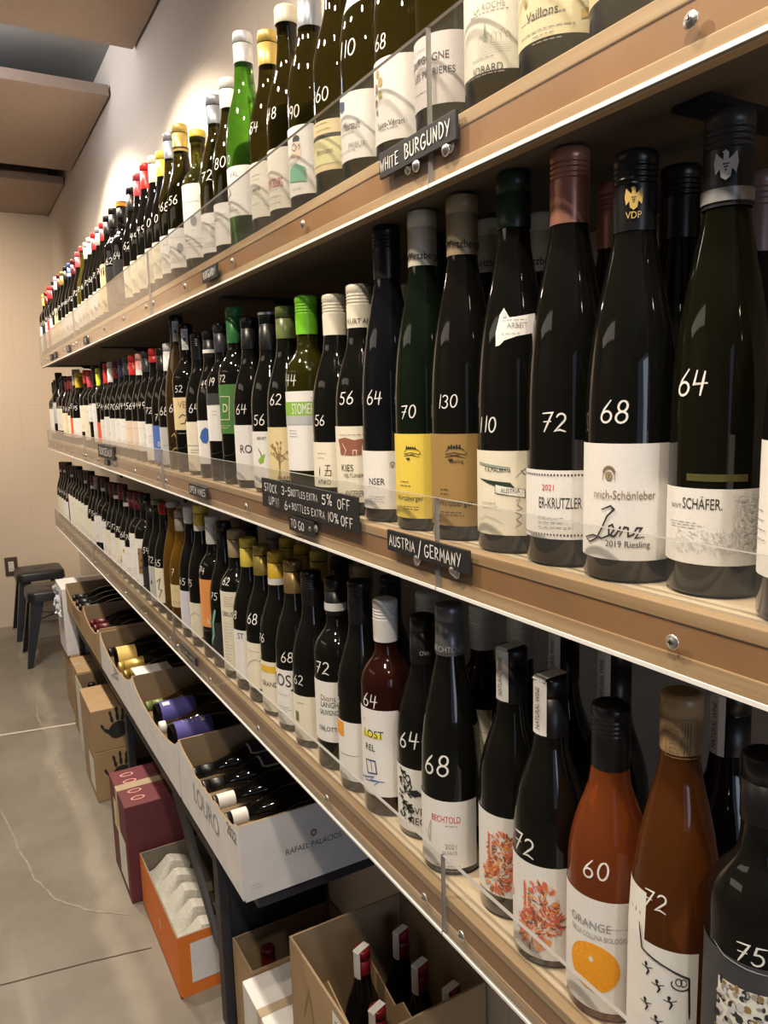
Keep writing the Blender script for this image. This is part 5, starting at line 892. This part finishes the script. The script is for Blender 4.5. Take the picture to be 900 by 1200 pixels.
('T',0.4825,2.407,0.3185,'bord',0.0362,'dark','black',0.055,'foil',[],[-110,10,0.15,0.03,'blacklabel'],['~',-0.0273,0.1646,0.018],[],0,''),
('T',0.4825,2.4972,0.3161,'burg',0.0366,'dark','black',0.055,'foil',[],[-110,30,0.17,0.03,'straw'],['~',-0.0278,0.1633,0.018],[],0,''),
('T',0.4825,2.571,0.3111,'burg',0.0366,'dark','red',0.055,'foil',[],[-110,30,0.11,0.03,'cream'],['~',-0.0279,0.1607,0.018],[],0,''),
('T',0.4825,2.6448,0.3114,'burg',0.0366,'dark','silvergrey',0.055,'foil',[],[-110,30,0.11,0.03,'white'],['~',-0.028,0.1609,0.018],[],0,''),
('T',0.4825,2.7302,0.3129,'burg',0.0366,'dark','red',0.055,'foil',[],[-110,30,0.11,0.03,'white'],['~',-0.0281,0.1617,0.018],[],0,''),
('T',0.4825,2.8166,0.313,'burg',0.0366,'dark','silver',0.055,'foil',[],[-110,30,0.11,0.03,'peach'],['~',-0.0282,0.1617,0.018],[],0,''),
('T',0.4825,2.8904,0.3107,'burg',0.0366,'dark','silver',0.055,'foil',[],[-110,30,0.11,0.03,'white'],['~',-0.0283,0.1605,0.018],[],0,''),
('T',0.4825,2.9761,0.3123,'burg',0.0366,'olive','red',0.014,'wax',[],[-110,30,0.11,0.03,'white'],['~',-0.0284,0.1614,0.018],[],0,''),
('T',0.4825,3.0875,0.314,'burg',0.0366,'dark','rose',0.055,'foil',[],[-110,30,0.11,0.03,'white'],['~',-0.0285,0.1623,0.018],[],0,''),
('T',0.4825,3.2123,0.3073,'burg',0.0366,'dark','darkred',0.055,'foil',[],[-110,30,0.11,0.03,'cream'],['~',-0.0286,0.1588,0.018],[],0,''),
('T',0.4825,3.3045,0.3096,'burg',0.0366,'dark','blue',0.055,'foil',[(0.04,0.05,'white')],[-110,30,0.11,0.03,'white'],['~',-0.0287,0.1599,0.018],[],0,''),
('T',0.4825,3.425,0.3157,'burg',0.0366,'dark','black',0.055,'foil',[],[-110,30,0.11,0.03,'white'],['~',-0.0288,0.1631,0.018],[],0,''),
('T',0.4825,3.5336,0.312,'burg',0.0366,'dark','oldgold',0.055,'foil',[],[-110,30,0.11,0.03,'cream'],['~',-0.0289,0.1612,0.018],[],0,''),
('T',0.4825,3.642,0.3179,'burg',0.0366,'dark','darkred',0.055,'foil',[],[-110,30,0.17,0.03,'straw'],['~',-0.029,0.1643,0.018],[],0,''),
('T',0.4825,3.7293,0.3201,'burg',0.0366,'dark','white',0.055,'foil',[],[-110,30,0.11,0.03,'cream'],['~',-0.029,0.1654,0.018],[],0,''),
('T',0.4825,3.8259,0.3156,'bord',0.0362,'dark','black',0.055,'foil',[],[-110,30,0.15,0.03,'white'],['~',-0.0288,0.163,0.018],[],0,''),
('T',0.4825,3.92,0.305,'bord',0.0362,'dark','red',0.055,'foil',[],[-110,30,0.15,0.03,'redlabel'],['~',-0.0288,0.1576,0.018],[],0,''),
('T',0.4825,4.007,0.3179,'bord',0.0362,'dark','red',0.055,'foil',[],[-110,30,0.15,0.03,'white'],['~',-0.0289,0.1643,0.018],[],0,''),
('T',0.4825,4.1406,0.3079,'bord',0.0362,'dark','darkred',0.055,'foil',[],[-110,30,0.15,0.03,'blacklabel'],['~',-0.029,0.1591,0.018],[],0,''),
('T',0.4825,4.235,0.31,'bord',0.0362,'dark','yellow',0.055,'foil',[],[-110,30,0.15,0.03,'white'],['~',-0.029,0.1602,0.018],[],0,''),
('T',0.56,1.72,0.31,'burg',0.0366,'dark','gold',0.055,'foil',[],None,None,[],1,'bottle with gold capsule half hidden behind another gold capsule on the top shelf'),
('T',0.56,1.6,0.295,'burg',0.0366,'dark','cream',0.055,'foil',[],None,None,[],1,'bottle with cream capsule peeping out behind the yellow rimmed stout bottle'),
]
# ------------------------------------------------------------------ bottles on the shelves
def ordinal(n):
    s = ['first','second','third','fourth','fifth','sixth','seventh','eighth','ninth','tenth','eleventh','twelfth']
    return s[n-1] if n <= 12 else '%d%s' % (n, 'th' if 10 <= n % 100 <= 20 else {1:'st',2:'nd',3:'rd'}.get(n % 10, 'th'))
WORDC = dict(darkred='dark red', greytan='grey tan', oldgold='old gold', limeyellow='lime yellow', silvergrey='grey', redwax='red', creamwax='cream', blacklabel='black', pinkdisc='pink disc', orangered='orange red', bluelabel='blue', greypaper='grey', photolabel='picture', maroonstripe='maroon edged', orangesplit='orange-white', redlabel='red')
GRP = dict(T='bottles on the top shelf', M='bottles on the middle shelf', S='bottles on the bottom shelf')
strings = set()
for b in BOTTLES:
    for a in b[13]:
        if a[0] in ('t', 'tz', 'strip', 'stick'): strings.add(a[1])
text_poly([s for s in strings if s])
for row in 'TMS':
    front = sorted([b for b in BOTTLES if b[0] == row and not b[14]], key=lambda b: -b[2])
    for i, b in enumerate(front):
        label = b[15] or 'dark bottle with %s capsule, %s label, %s from far end of %s shelf' % (WORDC.get(b[7], b[7]), WORDC.get(b[11][4], b[11][4]), ordinal(i+1), NAMES[row])
        make_bottle(b, label, GRP[row], (b[1], b[2], ZB[row][1]+.0004), math.atan2(-b[2], -b[1]))
    for b in BOTTLES:
        if b[0] == row and b[14]: make_bottle(b, b[15], GRP[row], (b[1], b[2], ZB[row][1]+.0004), math.atan2(-b[2], -b[1]))
# ------------------------------------------------------------------ cartons
def card(name, col): return simple(name, col, .7, 0, .05, 18)
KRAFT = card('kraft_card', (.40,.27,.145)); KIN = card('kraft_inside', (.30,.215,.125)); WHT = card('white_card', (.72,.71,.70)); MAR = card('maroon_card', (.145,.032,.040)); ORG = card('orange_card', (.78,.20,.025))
PULP = simple('paper_pulp', (.50,.49,.44), .9, 0, .06, 120, .3); TAPE = simple('clear_tape', (.45,.36,.25), .25, 0, .06, 30)
def carton(name, label, loc, sx, sy, h, out, inn, sag=0, open_=True, group=None, torn=False, t=.0045):
    """open-topped box; the wall towards the aisle may be cut down in a curve"""
    c = thing(name, label, 'box', loc, group or 'cartons standing on the floor')
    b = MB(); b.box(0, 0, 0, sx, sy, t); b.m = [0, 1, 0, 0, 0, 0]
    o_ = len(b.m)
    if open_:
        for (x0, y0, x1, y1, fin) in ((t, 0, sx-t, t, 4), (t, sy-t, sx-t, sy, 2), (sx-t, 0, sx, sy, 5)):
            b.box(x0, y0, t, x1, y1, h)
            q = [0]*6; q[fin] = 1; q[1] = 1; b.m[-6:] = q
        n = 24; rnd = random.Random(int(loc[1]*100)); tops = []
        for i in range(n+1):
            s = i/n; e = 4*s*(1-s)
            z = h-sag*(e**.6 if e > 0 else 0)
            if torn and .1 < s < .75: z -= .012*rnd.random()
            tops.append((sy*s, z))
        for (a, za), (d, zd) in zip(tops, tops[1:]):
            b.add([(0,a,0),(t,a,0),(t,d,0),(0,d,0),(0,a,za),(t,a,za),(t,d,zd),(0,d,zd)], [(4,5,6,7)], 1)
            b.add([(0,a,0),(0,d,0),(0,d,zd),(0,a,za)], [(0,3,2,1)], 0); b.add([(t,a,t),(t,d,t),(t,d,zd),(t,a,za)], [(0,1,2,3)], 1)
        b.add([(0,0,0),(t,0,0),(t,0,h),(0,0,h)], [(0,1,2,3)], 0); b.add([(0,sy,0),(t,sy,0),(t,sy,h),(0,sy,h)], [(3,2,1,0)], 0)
    else:
        b = MB(); b.box(0, 0, 0, sx, sy, h)
    c['sizes'] = (sx, sy, h)
    b.build('box_body', [out, inn], c, bevel=0 if open_ else .003)
    return c
def on_left(c, fl_, kind='print'):
    """artwork on the aisle side; s runs from the far end towards the camera"""
    sy = c['sizes'][1]
    return fl_.build('box_print', lambda s, z, e: (-e, sy/2-s, z), kind, c, .0006)
def on_front(c, fl_, kind='print'):
    sx = c['sizes'][0]
    return fl_.build('box_print', lambda s, z, e: (sx/2+s, -e, z), kind, c, .0006)
ROWB = 'open cartons lined up on the bench'
B1 = carton('wine_carton', 'white open carton with 2022 on its side, nearest in the row on the bench', (.42, 1.352, .556), .325, .462, .166, WHT, KIN, .028, torn=True)
q = Flat(); q.text('LOURO', -.01, .085, .050, 'grey'); q.text('2022', .178, .125, .026, 'ink'); q.rows(.05, .045, .10, .052, 1, 'grey'); q.rows(.19, .02, .215, .028, 2, 'grey'); on_left(B1, q)
q = Flat(); q.text('RAFAEL PALACIOS', -.004, .078, .0135, 'charcoal'); q.ell(-.004, .103, .0075, .0085, 'bronzeink', 12); q.ell(-.004, .103, .0035, .0045, 'pale', 8); q.rows(-.05, .064, .05, .0655, 1, 'grey'); q.rows(-.145, .022, -.115, .036, 2, 'grey'); q.rows(.08, .03, .12, .034, 1, 'grey'); on_front(B1, q)
B2 = carton('wine_carton', 'white open carton holding bottles with violet labels', (.42, 1.826, .556), .325, .55, .155, WHT, KIN, .05)
q = Flat(); q.rows(-.06, .062, .10, .075, 1, 'grey'); q.rows(-.02, .045, .12, .052, 1, 'grey'); on_left(B2, q)
B3 = carton('wine_carton', 'white open carton holding gold foiled bottles', (.42, 2.386, .556), .325, .575, .145, WHT, KIN, .05)
q = Flat(); rr = random.Random(2)
for k in range(14): q.line([(-.08+.16*rr.random(), .04+.06*rr.random()) for _ in range(2)], .003, 'grey')
q.rows(-.09, .02, .09, .04, 2, 'grey'); on_left(B3, q)
B4 = carton('wine_carton', 'kraft open carton with a tall frame printed on its side', (.42, 2.970, .556), .325, .40, .155, KRAFT, KIN, .05)
q = Flat(); q.line([(.05, .03), (.05, .10), (.12, .10), (.12, .03), (.05, .03)], .004, 'umber'); on_left(B4, q)
B5 = carton('wine_carton', 'kraft open carton with large faded lettering, farthest on the bench', (.42, 3.380, .556), .325, .555, .14, KRAFT, KIN, .045)
q = Flat(); q.text('CABOUT', .05, .06, .055, 'umber'); on_left(B5, q)
for c in (B2, B3, B4, B5): c['group'] = ROWB
B1['group'] = ROWB
def flat_bottle(label, xb, y, z, neck, h=.296, kind='burg', g='dark', c='black', cl=.05, cs='foil', lab=None, art=(), bands=(), phi=None, R=None, rz=0, tilt=0):
    """a bottle lying across a carton, neck towards the aisle (-1) or the wall (+1)"""
    Rr = R or dict(bord=.0374, burg=.0388, flute=.0376)[kind]
    rot = (0, neck*math.pi/2+tilt, rz)
    ph = (0 if neck < 0 else math.pi)
    if phi is not None: ph += phi
    return make_bottle((None, 0, 1.0, h, kind, Rr, g, c, cl, cs, list(bands), lab, None, list(art), 0, ''), label, 'bottles lying in the open cartons', (xb, y, z), ph, rot)
def pad(c, h):
    """inner tray the bottles lie on"""
    sx, sy, _ = c['sizes']; o = MB(); o.box(.005, .005, .0047, sx-.005, sy-.005, h); o.build('inner_tray', KIN, c)
for c, hh in ((B1, .052), (B2, .045), (B3, .040), (B4, .050), (B5, .045)): pad(c, hh)
zf = .556+.0003
SE = [('l', [(-.03,.152),(.03,.152),(.034,.14),(.034,.10),(.03,.087),(-.03,.087),(-.034,.10),(-.034,.14),(-.03,.152)], .0045, 'pale'), ('n', -.02, .10, .02, .14, 3, 'brick')]
LB = (-60, 60, .158, .082, 'blacklabel')
z1 = zf+.052+.0389
flat_bottle('dark bottle with silver-edged label lying farthest back in the white 2022 carton', .735, 1.765, z1, -1, lab=LB, art=SE)
flat_bottle('dark bottle with silver-edged label lying second from the back in the white 2022 carton', .735, 1.683, z1, -1, lab=LB, art=SE)
flat_bottle('dark bottle with white banded neck lying in the middle of the white 2022 carton', .735, 1.60, z1, -1, bands=[(.01,.05,'white')])
flat_bottle('dark bottle with white banded neck lying nearer the front of the white 2022 carton', .735, 1.515, z1, -1, bands=[(.015,.05,'white')])
flat_bottle('dark screwcapped bottle lying at the near front corner of the white 2022 carton', .735, 1.425, z1, -1, cs='screw', c='oldgold', cl=.02)
# second carton
VL = (-178, 178, .135, .035, 'violet')
PAL['violet'] = (.09,.08,.34)
z1 = zf+.045+.0389
flat_bottle('violet labelled bottle lying base outward, farther of the two in the second carton', .446, 2.185, z1+.0016, 1, h=.285, lab=(-178, 178, .115, .012, 'violet'), art=[('r', .005, .02, .02, .04, 'white')])
flat_bottle('violet labelled bottle lying base outward, nearer of the two in the second carton', .446, 2.015, z1+.0016, 1, h=.285, lab=(-178, 178, .115, .012, 'violet'), art=[('n', -.02, .03, .02, .08, 4, 'white'), ('t', 'MUN', .0, .09, .014, 'white')])
flat_bottle('dark bottle with white tipped neck lying between the two violet labelled bottles', .735, 2.10, z1, -1, c='white', cl=.016, cs='wax', g='amberdark', lab=(-70, 70, .115, .04, 'white'), art=[('r', -.05, .08, .05, .115, 'darkgreen'), ('n', -.02, .05, .02, .06, 2, 'grey')])
flat_bottle('dark amber bottle lying behind the violet labelled bottles', .735, 2.275, z1, -1, g='amberdark', c='olive')
flat_bottle('dark bottle lying nearest the camera in the second carton', .735, 1.91, z1, -1, c='black')
# third carton
z1 = zf+.040+.0411
flat_bottle('sparkling bottle lying base outward with a gold label round its base', .446, 2.80, z1+.0016, 1, h=.285, R=.041, c='gold', lab=(-178, 178, .07, .004, 'gold'))
flat_bottle('sparkling bottle with bright gold foil neck towards the aisle', .735, 2.705, z1, -1, R=.041, c='gold', cl=.085)
flat_bottle('dull gold foiled sparkling bottle lying low in the third carton', .735, 2.61, z1, -1, R=.041, c='oldgold', cl=.09)
flat_bottle('amber bottle with tan capsule lying nearest in the third carton', .735, 2.51, z1, -1, g='amberdark', c='tan')
flat_bottle('dark bottle lying farthest back in the third carton', .735, 2.895, z1, -1, c='black')
pf = MB(); pf.box(0, 0, 0, .12, .10, .0015); pf = pf.build('paper_sheet', WHT, None, (.45, 2.44, z1+.0425)); tag(pf, 'white sheet of paper lying on the gold foiled bottles', 'paper')
# fourth, fifth carton
z1 = zf+.050+.0389
flat_bottle('dark red bottle with long cream capsule lying in the kraft frame carton', .735, 3.135, z1, -1, c='cream', cl=.075)
flat_bottle('dark bottle lying nearest in the kraft frame carton', .735, 3.045, z1, -1, c='darkred', cl=.06)
flat_bottle('dark bottle lying third from the camera in the kraft frame carton', .735, 3.225, z1, -1, c='darkred', cl=.06)
flat_bottle('dark bottle lying farthest back in the kraft frame carton', .735, 3.31, z1, -1, c='darkred', cl=.06)
z1 = zf+.045+.0389
for i, (yy, ll) in enumerate(((3.46, 'nearest'), (3.55, 'second'), (3.64, 'third'), (3.73, 'fourth'), (3.84, 'farthest'))):
    flat_bottle('dark bottle lying %s in the kraft carton with faded lettering' % ll, .735, yy, z1, -1, c='black' if i else 'rose', lab=(-70, 70, .20, .10, 'pink') if i == 0 else None)
# floor cartons below
OB = carton('wine_carton', 'bright orange open carton on the floor with grey pulp trays inside', (.384, 1.828, 0), .275, .445, .176, ORG, card('grey_brown_inside', (.24,.20,.15)))
q = Flat(); q.rect(-.105, .035, .13, .150, 'white'); q.rows(-.02, .100, .09, .140, 5, 'grey'); on_front(OB, q)
q = Flat(); q.ell(.02, .09, .022, .032, 'coral', 14); q.ell(.02, .09, .014, .022, 'orangelabel', 12); on_left(OB, q)
def pulp_tray(label, loc, L, n, rot):
    o = MB(); ny, nx = n*12, 12; vs = []
    for j in range(ny+1):
        for i in range(nx+1):
            s, t_ = i/nx, j/ny
            a = min(1, 1.5*abs(math.sin(math.pi*n*t_)))
            prof_ = (1-abs(2*s-1))
            z = .012+.075*min(1, prof_*1.9)*(.35+.65*a)
            vs.append(((s-.5)*.13, (t_-.5)*L, z))
    for (x, y, z) in list(vs): vs.append((x, y, z-.004))
    w = nx+1; k = (ny+1)*w
    fs = [(j*w+i, j*w+i+1, (j+1)*w+i+1, (j+1)*w+i) for j in range(ny) for i in range(nx)]+[(k+j*w+i, k+(j+1)*w+i, k+(j+1)*w+i+1, k+j*w+i+1) for j in range(ny) for i in range(nx)]
    rim = [j*w for j in range(ny+1)]+[ny*w+i for i in range(1, w)]+[j*w+nx for j in range(ny-1, -1, -1)]+[i for i in range(nx-1, 0, -1)]
    fs += [(rim[i], rim[(i+1) % len(rim)], k+rim[(i+1) % len(rim)], k+rim[i]) for i in range(len(rim))]
    o.add(vs, fs); o = o.build('pulp_tray', PULP, None, loc, fix=True); o.rotation_euler = rot
    return tag(o, label, 'packing tray')
pulp_tray('grey moulded pulp tray tilted along the aisle side of the orange carton', (.458, 2.05, .075), .42, 5, (0, R_(22), 0))
o = MB()
for k in range(4): o.prism([(0, 0), (.13, 0), (.13, .055), (.07, .035), (0, .05)], k*.1, k*.1+.004, 'y')
o.box(.062, .0, 0, .066, .304, .03); o = o.build('card_divider', KIN, None, (.5225, 1.86, .0048)); tag(o, 'brown card dividers in the orange carton beside the pulp tray', 'divider')
MB1 = carton('wine_carton', 'maroon closed carton on the floor behind the orange carton', (.354, 2.293, 0), .27, .265, .325, MAR, MAR, open_=False, t=.004)
o = MB(); o.box(-.0008, .118, .20, -.0002, .158, .325); o.box(-.0008, .118, .3252, .27, .158, .3258); o.build('tape', TAPE, MB1)
q = Flat()
for (x, y) in ((.05,.045),(.05,.095),(.05,.17),(.05,.22)):
    q.ell(x, y, .022, .013, 'pink', 16); q.ell(x, y, .017, .009, 'darkred', 14); q.rows(x-.013, y-.005, x+.013, y+.005, 2, 'pink')
for y in (.045, .10, .17, .225): q.rows(.12, y-.008, .24, y+.008, 2, 'pink')
q.build('box_print', lambda s, z, e: (s, z, .325+e), 'print', MB1, .0005)
q = Flat(); q.rect(-.075, .17, .02, .27, 'straw'); q.rect(-.02, .03, .10, .19, 'paper'); q.rows(-.01, .05, .09, .17, 8, 'grey'); on_left(MB1, q)
q = Flat(); q.fill([(.05,.23),(.09,.27),(.10,.26),(.12,.30),(.07,.28),(.08,.27)], 'pale'); q.fill([(.085,.225),(.12,.25),(.115,.27),(.13,.28),(.10,.26)], 'pale'); on_front(MB1, q)
def handprint(q, cx, cz, k, c):
    q.ell(cx, cz, .036*k, .032*k, c, 18); q.ell(cx+.006*k, cz+.014*k, .034*k, .024*k, c, 16); q.ell(cx-.006*k, cz-.014*k, .022*k, .018*k, c, 14)
    for (x, z, L, a) in ((-.018,.040,.042,100),(.002,.046,.048,92),(.020,.042,.044,84),(.035,.030,.034,72)):
        x0, z0 = cx+x*k, cz+z*k; q.line([(x0, z0), (x0+L*.45*k*math.cos(R_(a)), z0+L*.45*k*math.sin(R_(a)))], .0125*k, c)
        q.line([(x0+L*.62*k*math.cos(R_(a)), z0+L*.62*k*math.sin(R_(a))), (x0+L*k*math.cos(R_(a)), z0+L*k*math.sin(R_(a)))], .011*k, c)
    q.line([(cx-.025*k, cz-.008*k), (cx-.048*k, cz+.012*k)], .014*k, c); q.line([(cx-.054*k, cz+.018*k), (cx-.060*k, cz+.034*k)], .010*k, c)
hz = (0, .2065)
for i in range(2):
    c = carton('wine_carton', 'kraft carton printed with a black hand, %s of the pair' % ('lower', 'upper')[i], (.368, 3.0, hz[i]), .152, .29, (.206, .172)[i], KRAFT, KRAFT, open_=False, group='kraft cartons with a black hand print')
    q = Flat(); handprint(q, .020, (.095, .075)[i], 1.0, 'ink'); on_front(c, q)
    if i == 0: q = Flat(); q.rect(.0, .03, .12, .17, 'paper'); q.rows(.02, .06, .1, .15, 5, 'pale'); on_left(c, q)
WB = carton('wine_carton', 'white open carton of bottles behind the kraft cartons with hand prints', (.384, 3.305, 0), .28, .24, .355, WHT, KIN)
for k, (xx, yy) in enumerate(((.44, 3.37), (.44, 3.46), (.53, 3.37))):
    make_bottle((None, 0, 3.4, .33, 'burg', .0388, 'dark', ('white', 'black', 'white')[k], .03, 'foil', [], None, None, [], 0, ''), 'dark bottle in the white floor carton, %s' % ('white topped, near aisle corner', 'black topped, far corner', 'white topped, wall side')[k], 'bottles in the white floor carton', (xx, yy, .0046), math.pi)
TB = carton('wine_carton', 'tall kraft carton on the floor with a dark slot on its aisle side', (.400, 3.60, 0), .28, .25, .344, KRAFT, KRAFT, open_=False)
q = Flat(); q.line([(.0, .12), (.0, .28)], .030, 'umber'); q.rows(.05, .2, .1, .3, 6, 'umber'); on_left(TB, q)
o = MB(); o.box(-.0008, .11, .25, -.0002, .15, .344); o.box(-.0008, .11, .3442, .28, .15, .3448); o.build('tape', TAPE, TB)
UB = carton('wine_carton', 'plain kraft carton on the floor under the white carton with crumpled paper', (.415, 3.96, 0), .28, .27, .318, KRAFT, KRAFT, open_=False)
FB = carton('wine_carton', 'white carton farthest along the wall with crumpled paper taped on its corner', (.404, 3.962, .3185), .30, .26, .345, WHT, WHT, open_=False)
q = Flat(); q.rows(-.10, .03, .0, .20, 8, 'pale'); on_left(FB, q)
cp = MB(); rr = random.Random(8); n = 10; vs = []
for j in range(n+1):
    for i in range(n+1): vs.append((-.006-.028*rr.random()*math.sin(math.pi*i/n), .02+.17*i/n, .20+.14*j/n))
cp.add(vs, [(j*(n+1)+i, j*(n+1)+i+1, (j+1)*(n+1)+i+1, (j+1)*(n+1)+i) for j in range(n) for i in range(n)], 0, False)
cp.build('crumpled_paper', simple('bluish_white_paper', (.66,.69,.76), .6), FB)
# near the camera, under the bench end
KB = carton('wine_carton', 'plain kraft closed carton standing on the floor under the red capped bottles', (.49, .99, 0), .255, .30, .168, KRAFT, KRAFT, open_=False)
BB = carton('wine_carton', 'large kraft open carton with red capped bottles standing inside', (.487, .985, .1685), .258, .30, .332, KRAFT, KIN)
q = Flat(); q.rect(.045, .262, .085, .318, 'paper'); q.text('20', .066, .292, .022, 'ink'); q.rect(.05, .265, .08, .278, 'ink'); q.rect(.1, .2, .13, .28, 'umber'); q.line([(-.09, .20), (-.06, .28), (-.04, .21)], .004, 'umber'); on_left(BB, q)
for k, (xx, yy, ww) in enumerate(((.607, 1.205, 'left of the back pair'), (.699, 1.208, 'right of the back pair'), (.683, 1.110, 'in front of the back pair'), (.700, 1.030, 'nearest the front rim'), (.590, 1.115, 'lowest of them'))):
    make_bottle((None, 0, 1.1, .305 if k < 4 else .25, 'burg', .0385, 'dark', 'redcap', .05, 'strip', [], None, None, [('strip', '')], 0, ''), 'red capped bottle in the large kraft carton, %s' % ww, 'red capped bottles in the large kraft carton', (xx, yy, .1738), math.atan2(-yy, -xx))
dv = MB()
for x0 in (.060, .160):
    pts = [(0, 0), (.28, 0), (.28, .20)]+[(.28-.28*i/9, .20+.03*((i*7) % 4)/3) for i in range(1, 9)]+[(0, .22)]
    dv.prism([(p[0]+.01, p[1]) for p in pts], x0+.00, x0+.003, 'x')
dv = dv.build('card_divider', KRAFT, None, (.487, .985, .1738), fix=True); tag(dv, 'torn kraft dividers between the red capped bottles', 'divider')
WC = carton('wine_carton', 'white closed carton on the floor behind the large kraft carton', (.455, 1.292, 0), .288, .222, .250, WHT, WHT, open_=False)
o = MB(); o.box(-.0006, .100, .19, -.0001, .125, .25); o.box(0, .100, .2502, .288, .125, .2508); o.build('tape', TAPE, WC)
q = Flat(); q.line(arc(.03, .14, .02, .03, 0, 360, 12), .002, 'grey'); q.line([(.03, .10), (.03, .19)], .003, 'grey'); q.rows(.0, .06, .08, .09, 3, 'grey'); on_left(WC, q)
BC = carton('wine_carton', 'small kraft open carton of bottles wedged behind the white closed carton', (.480, 1.520, 0), .265, .135, .255, KRAFT, KIN)
for k, (xx, yy, cc, ww) in enumerate(((.545, 1.585, 'darkred', 'dark red screwcap'), (.63, 1.585, 'greytan', 'tan capsule'))):
    make_bottle((None, 0, 1.6, .245, 'burg', .036, 'dark', cc, .04, 'screw' if k == 0 else 'foil', [], None, None, [], 0, ''), 'bottle with %s standing in the small kraft carton' % ww, 'bottles in the small kraft carton', (xx, yy, .0046), math.pi)
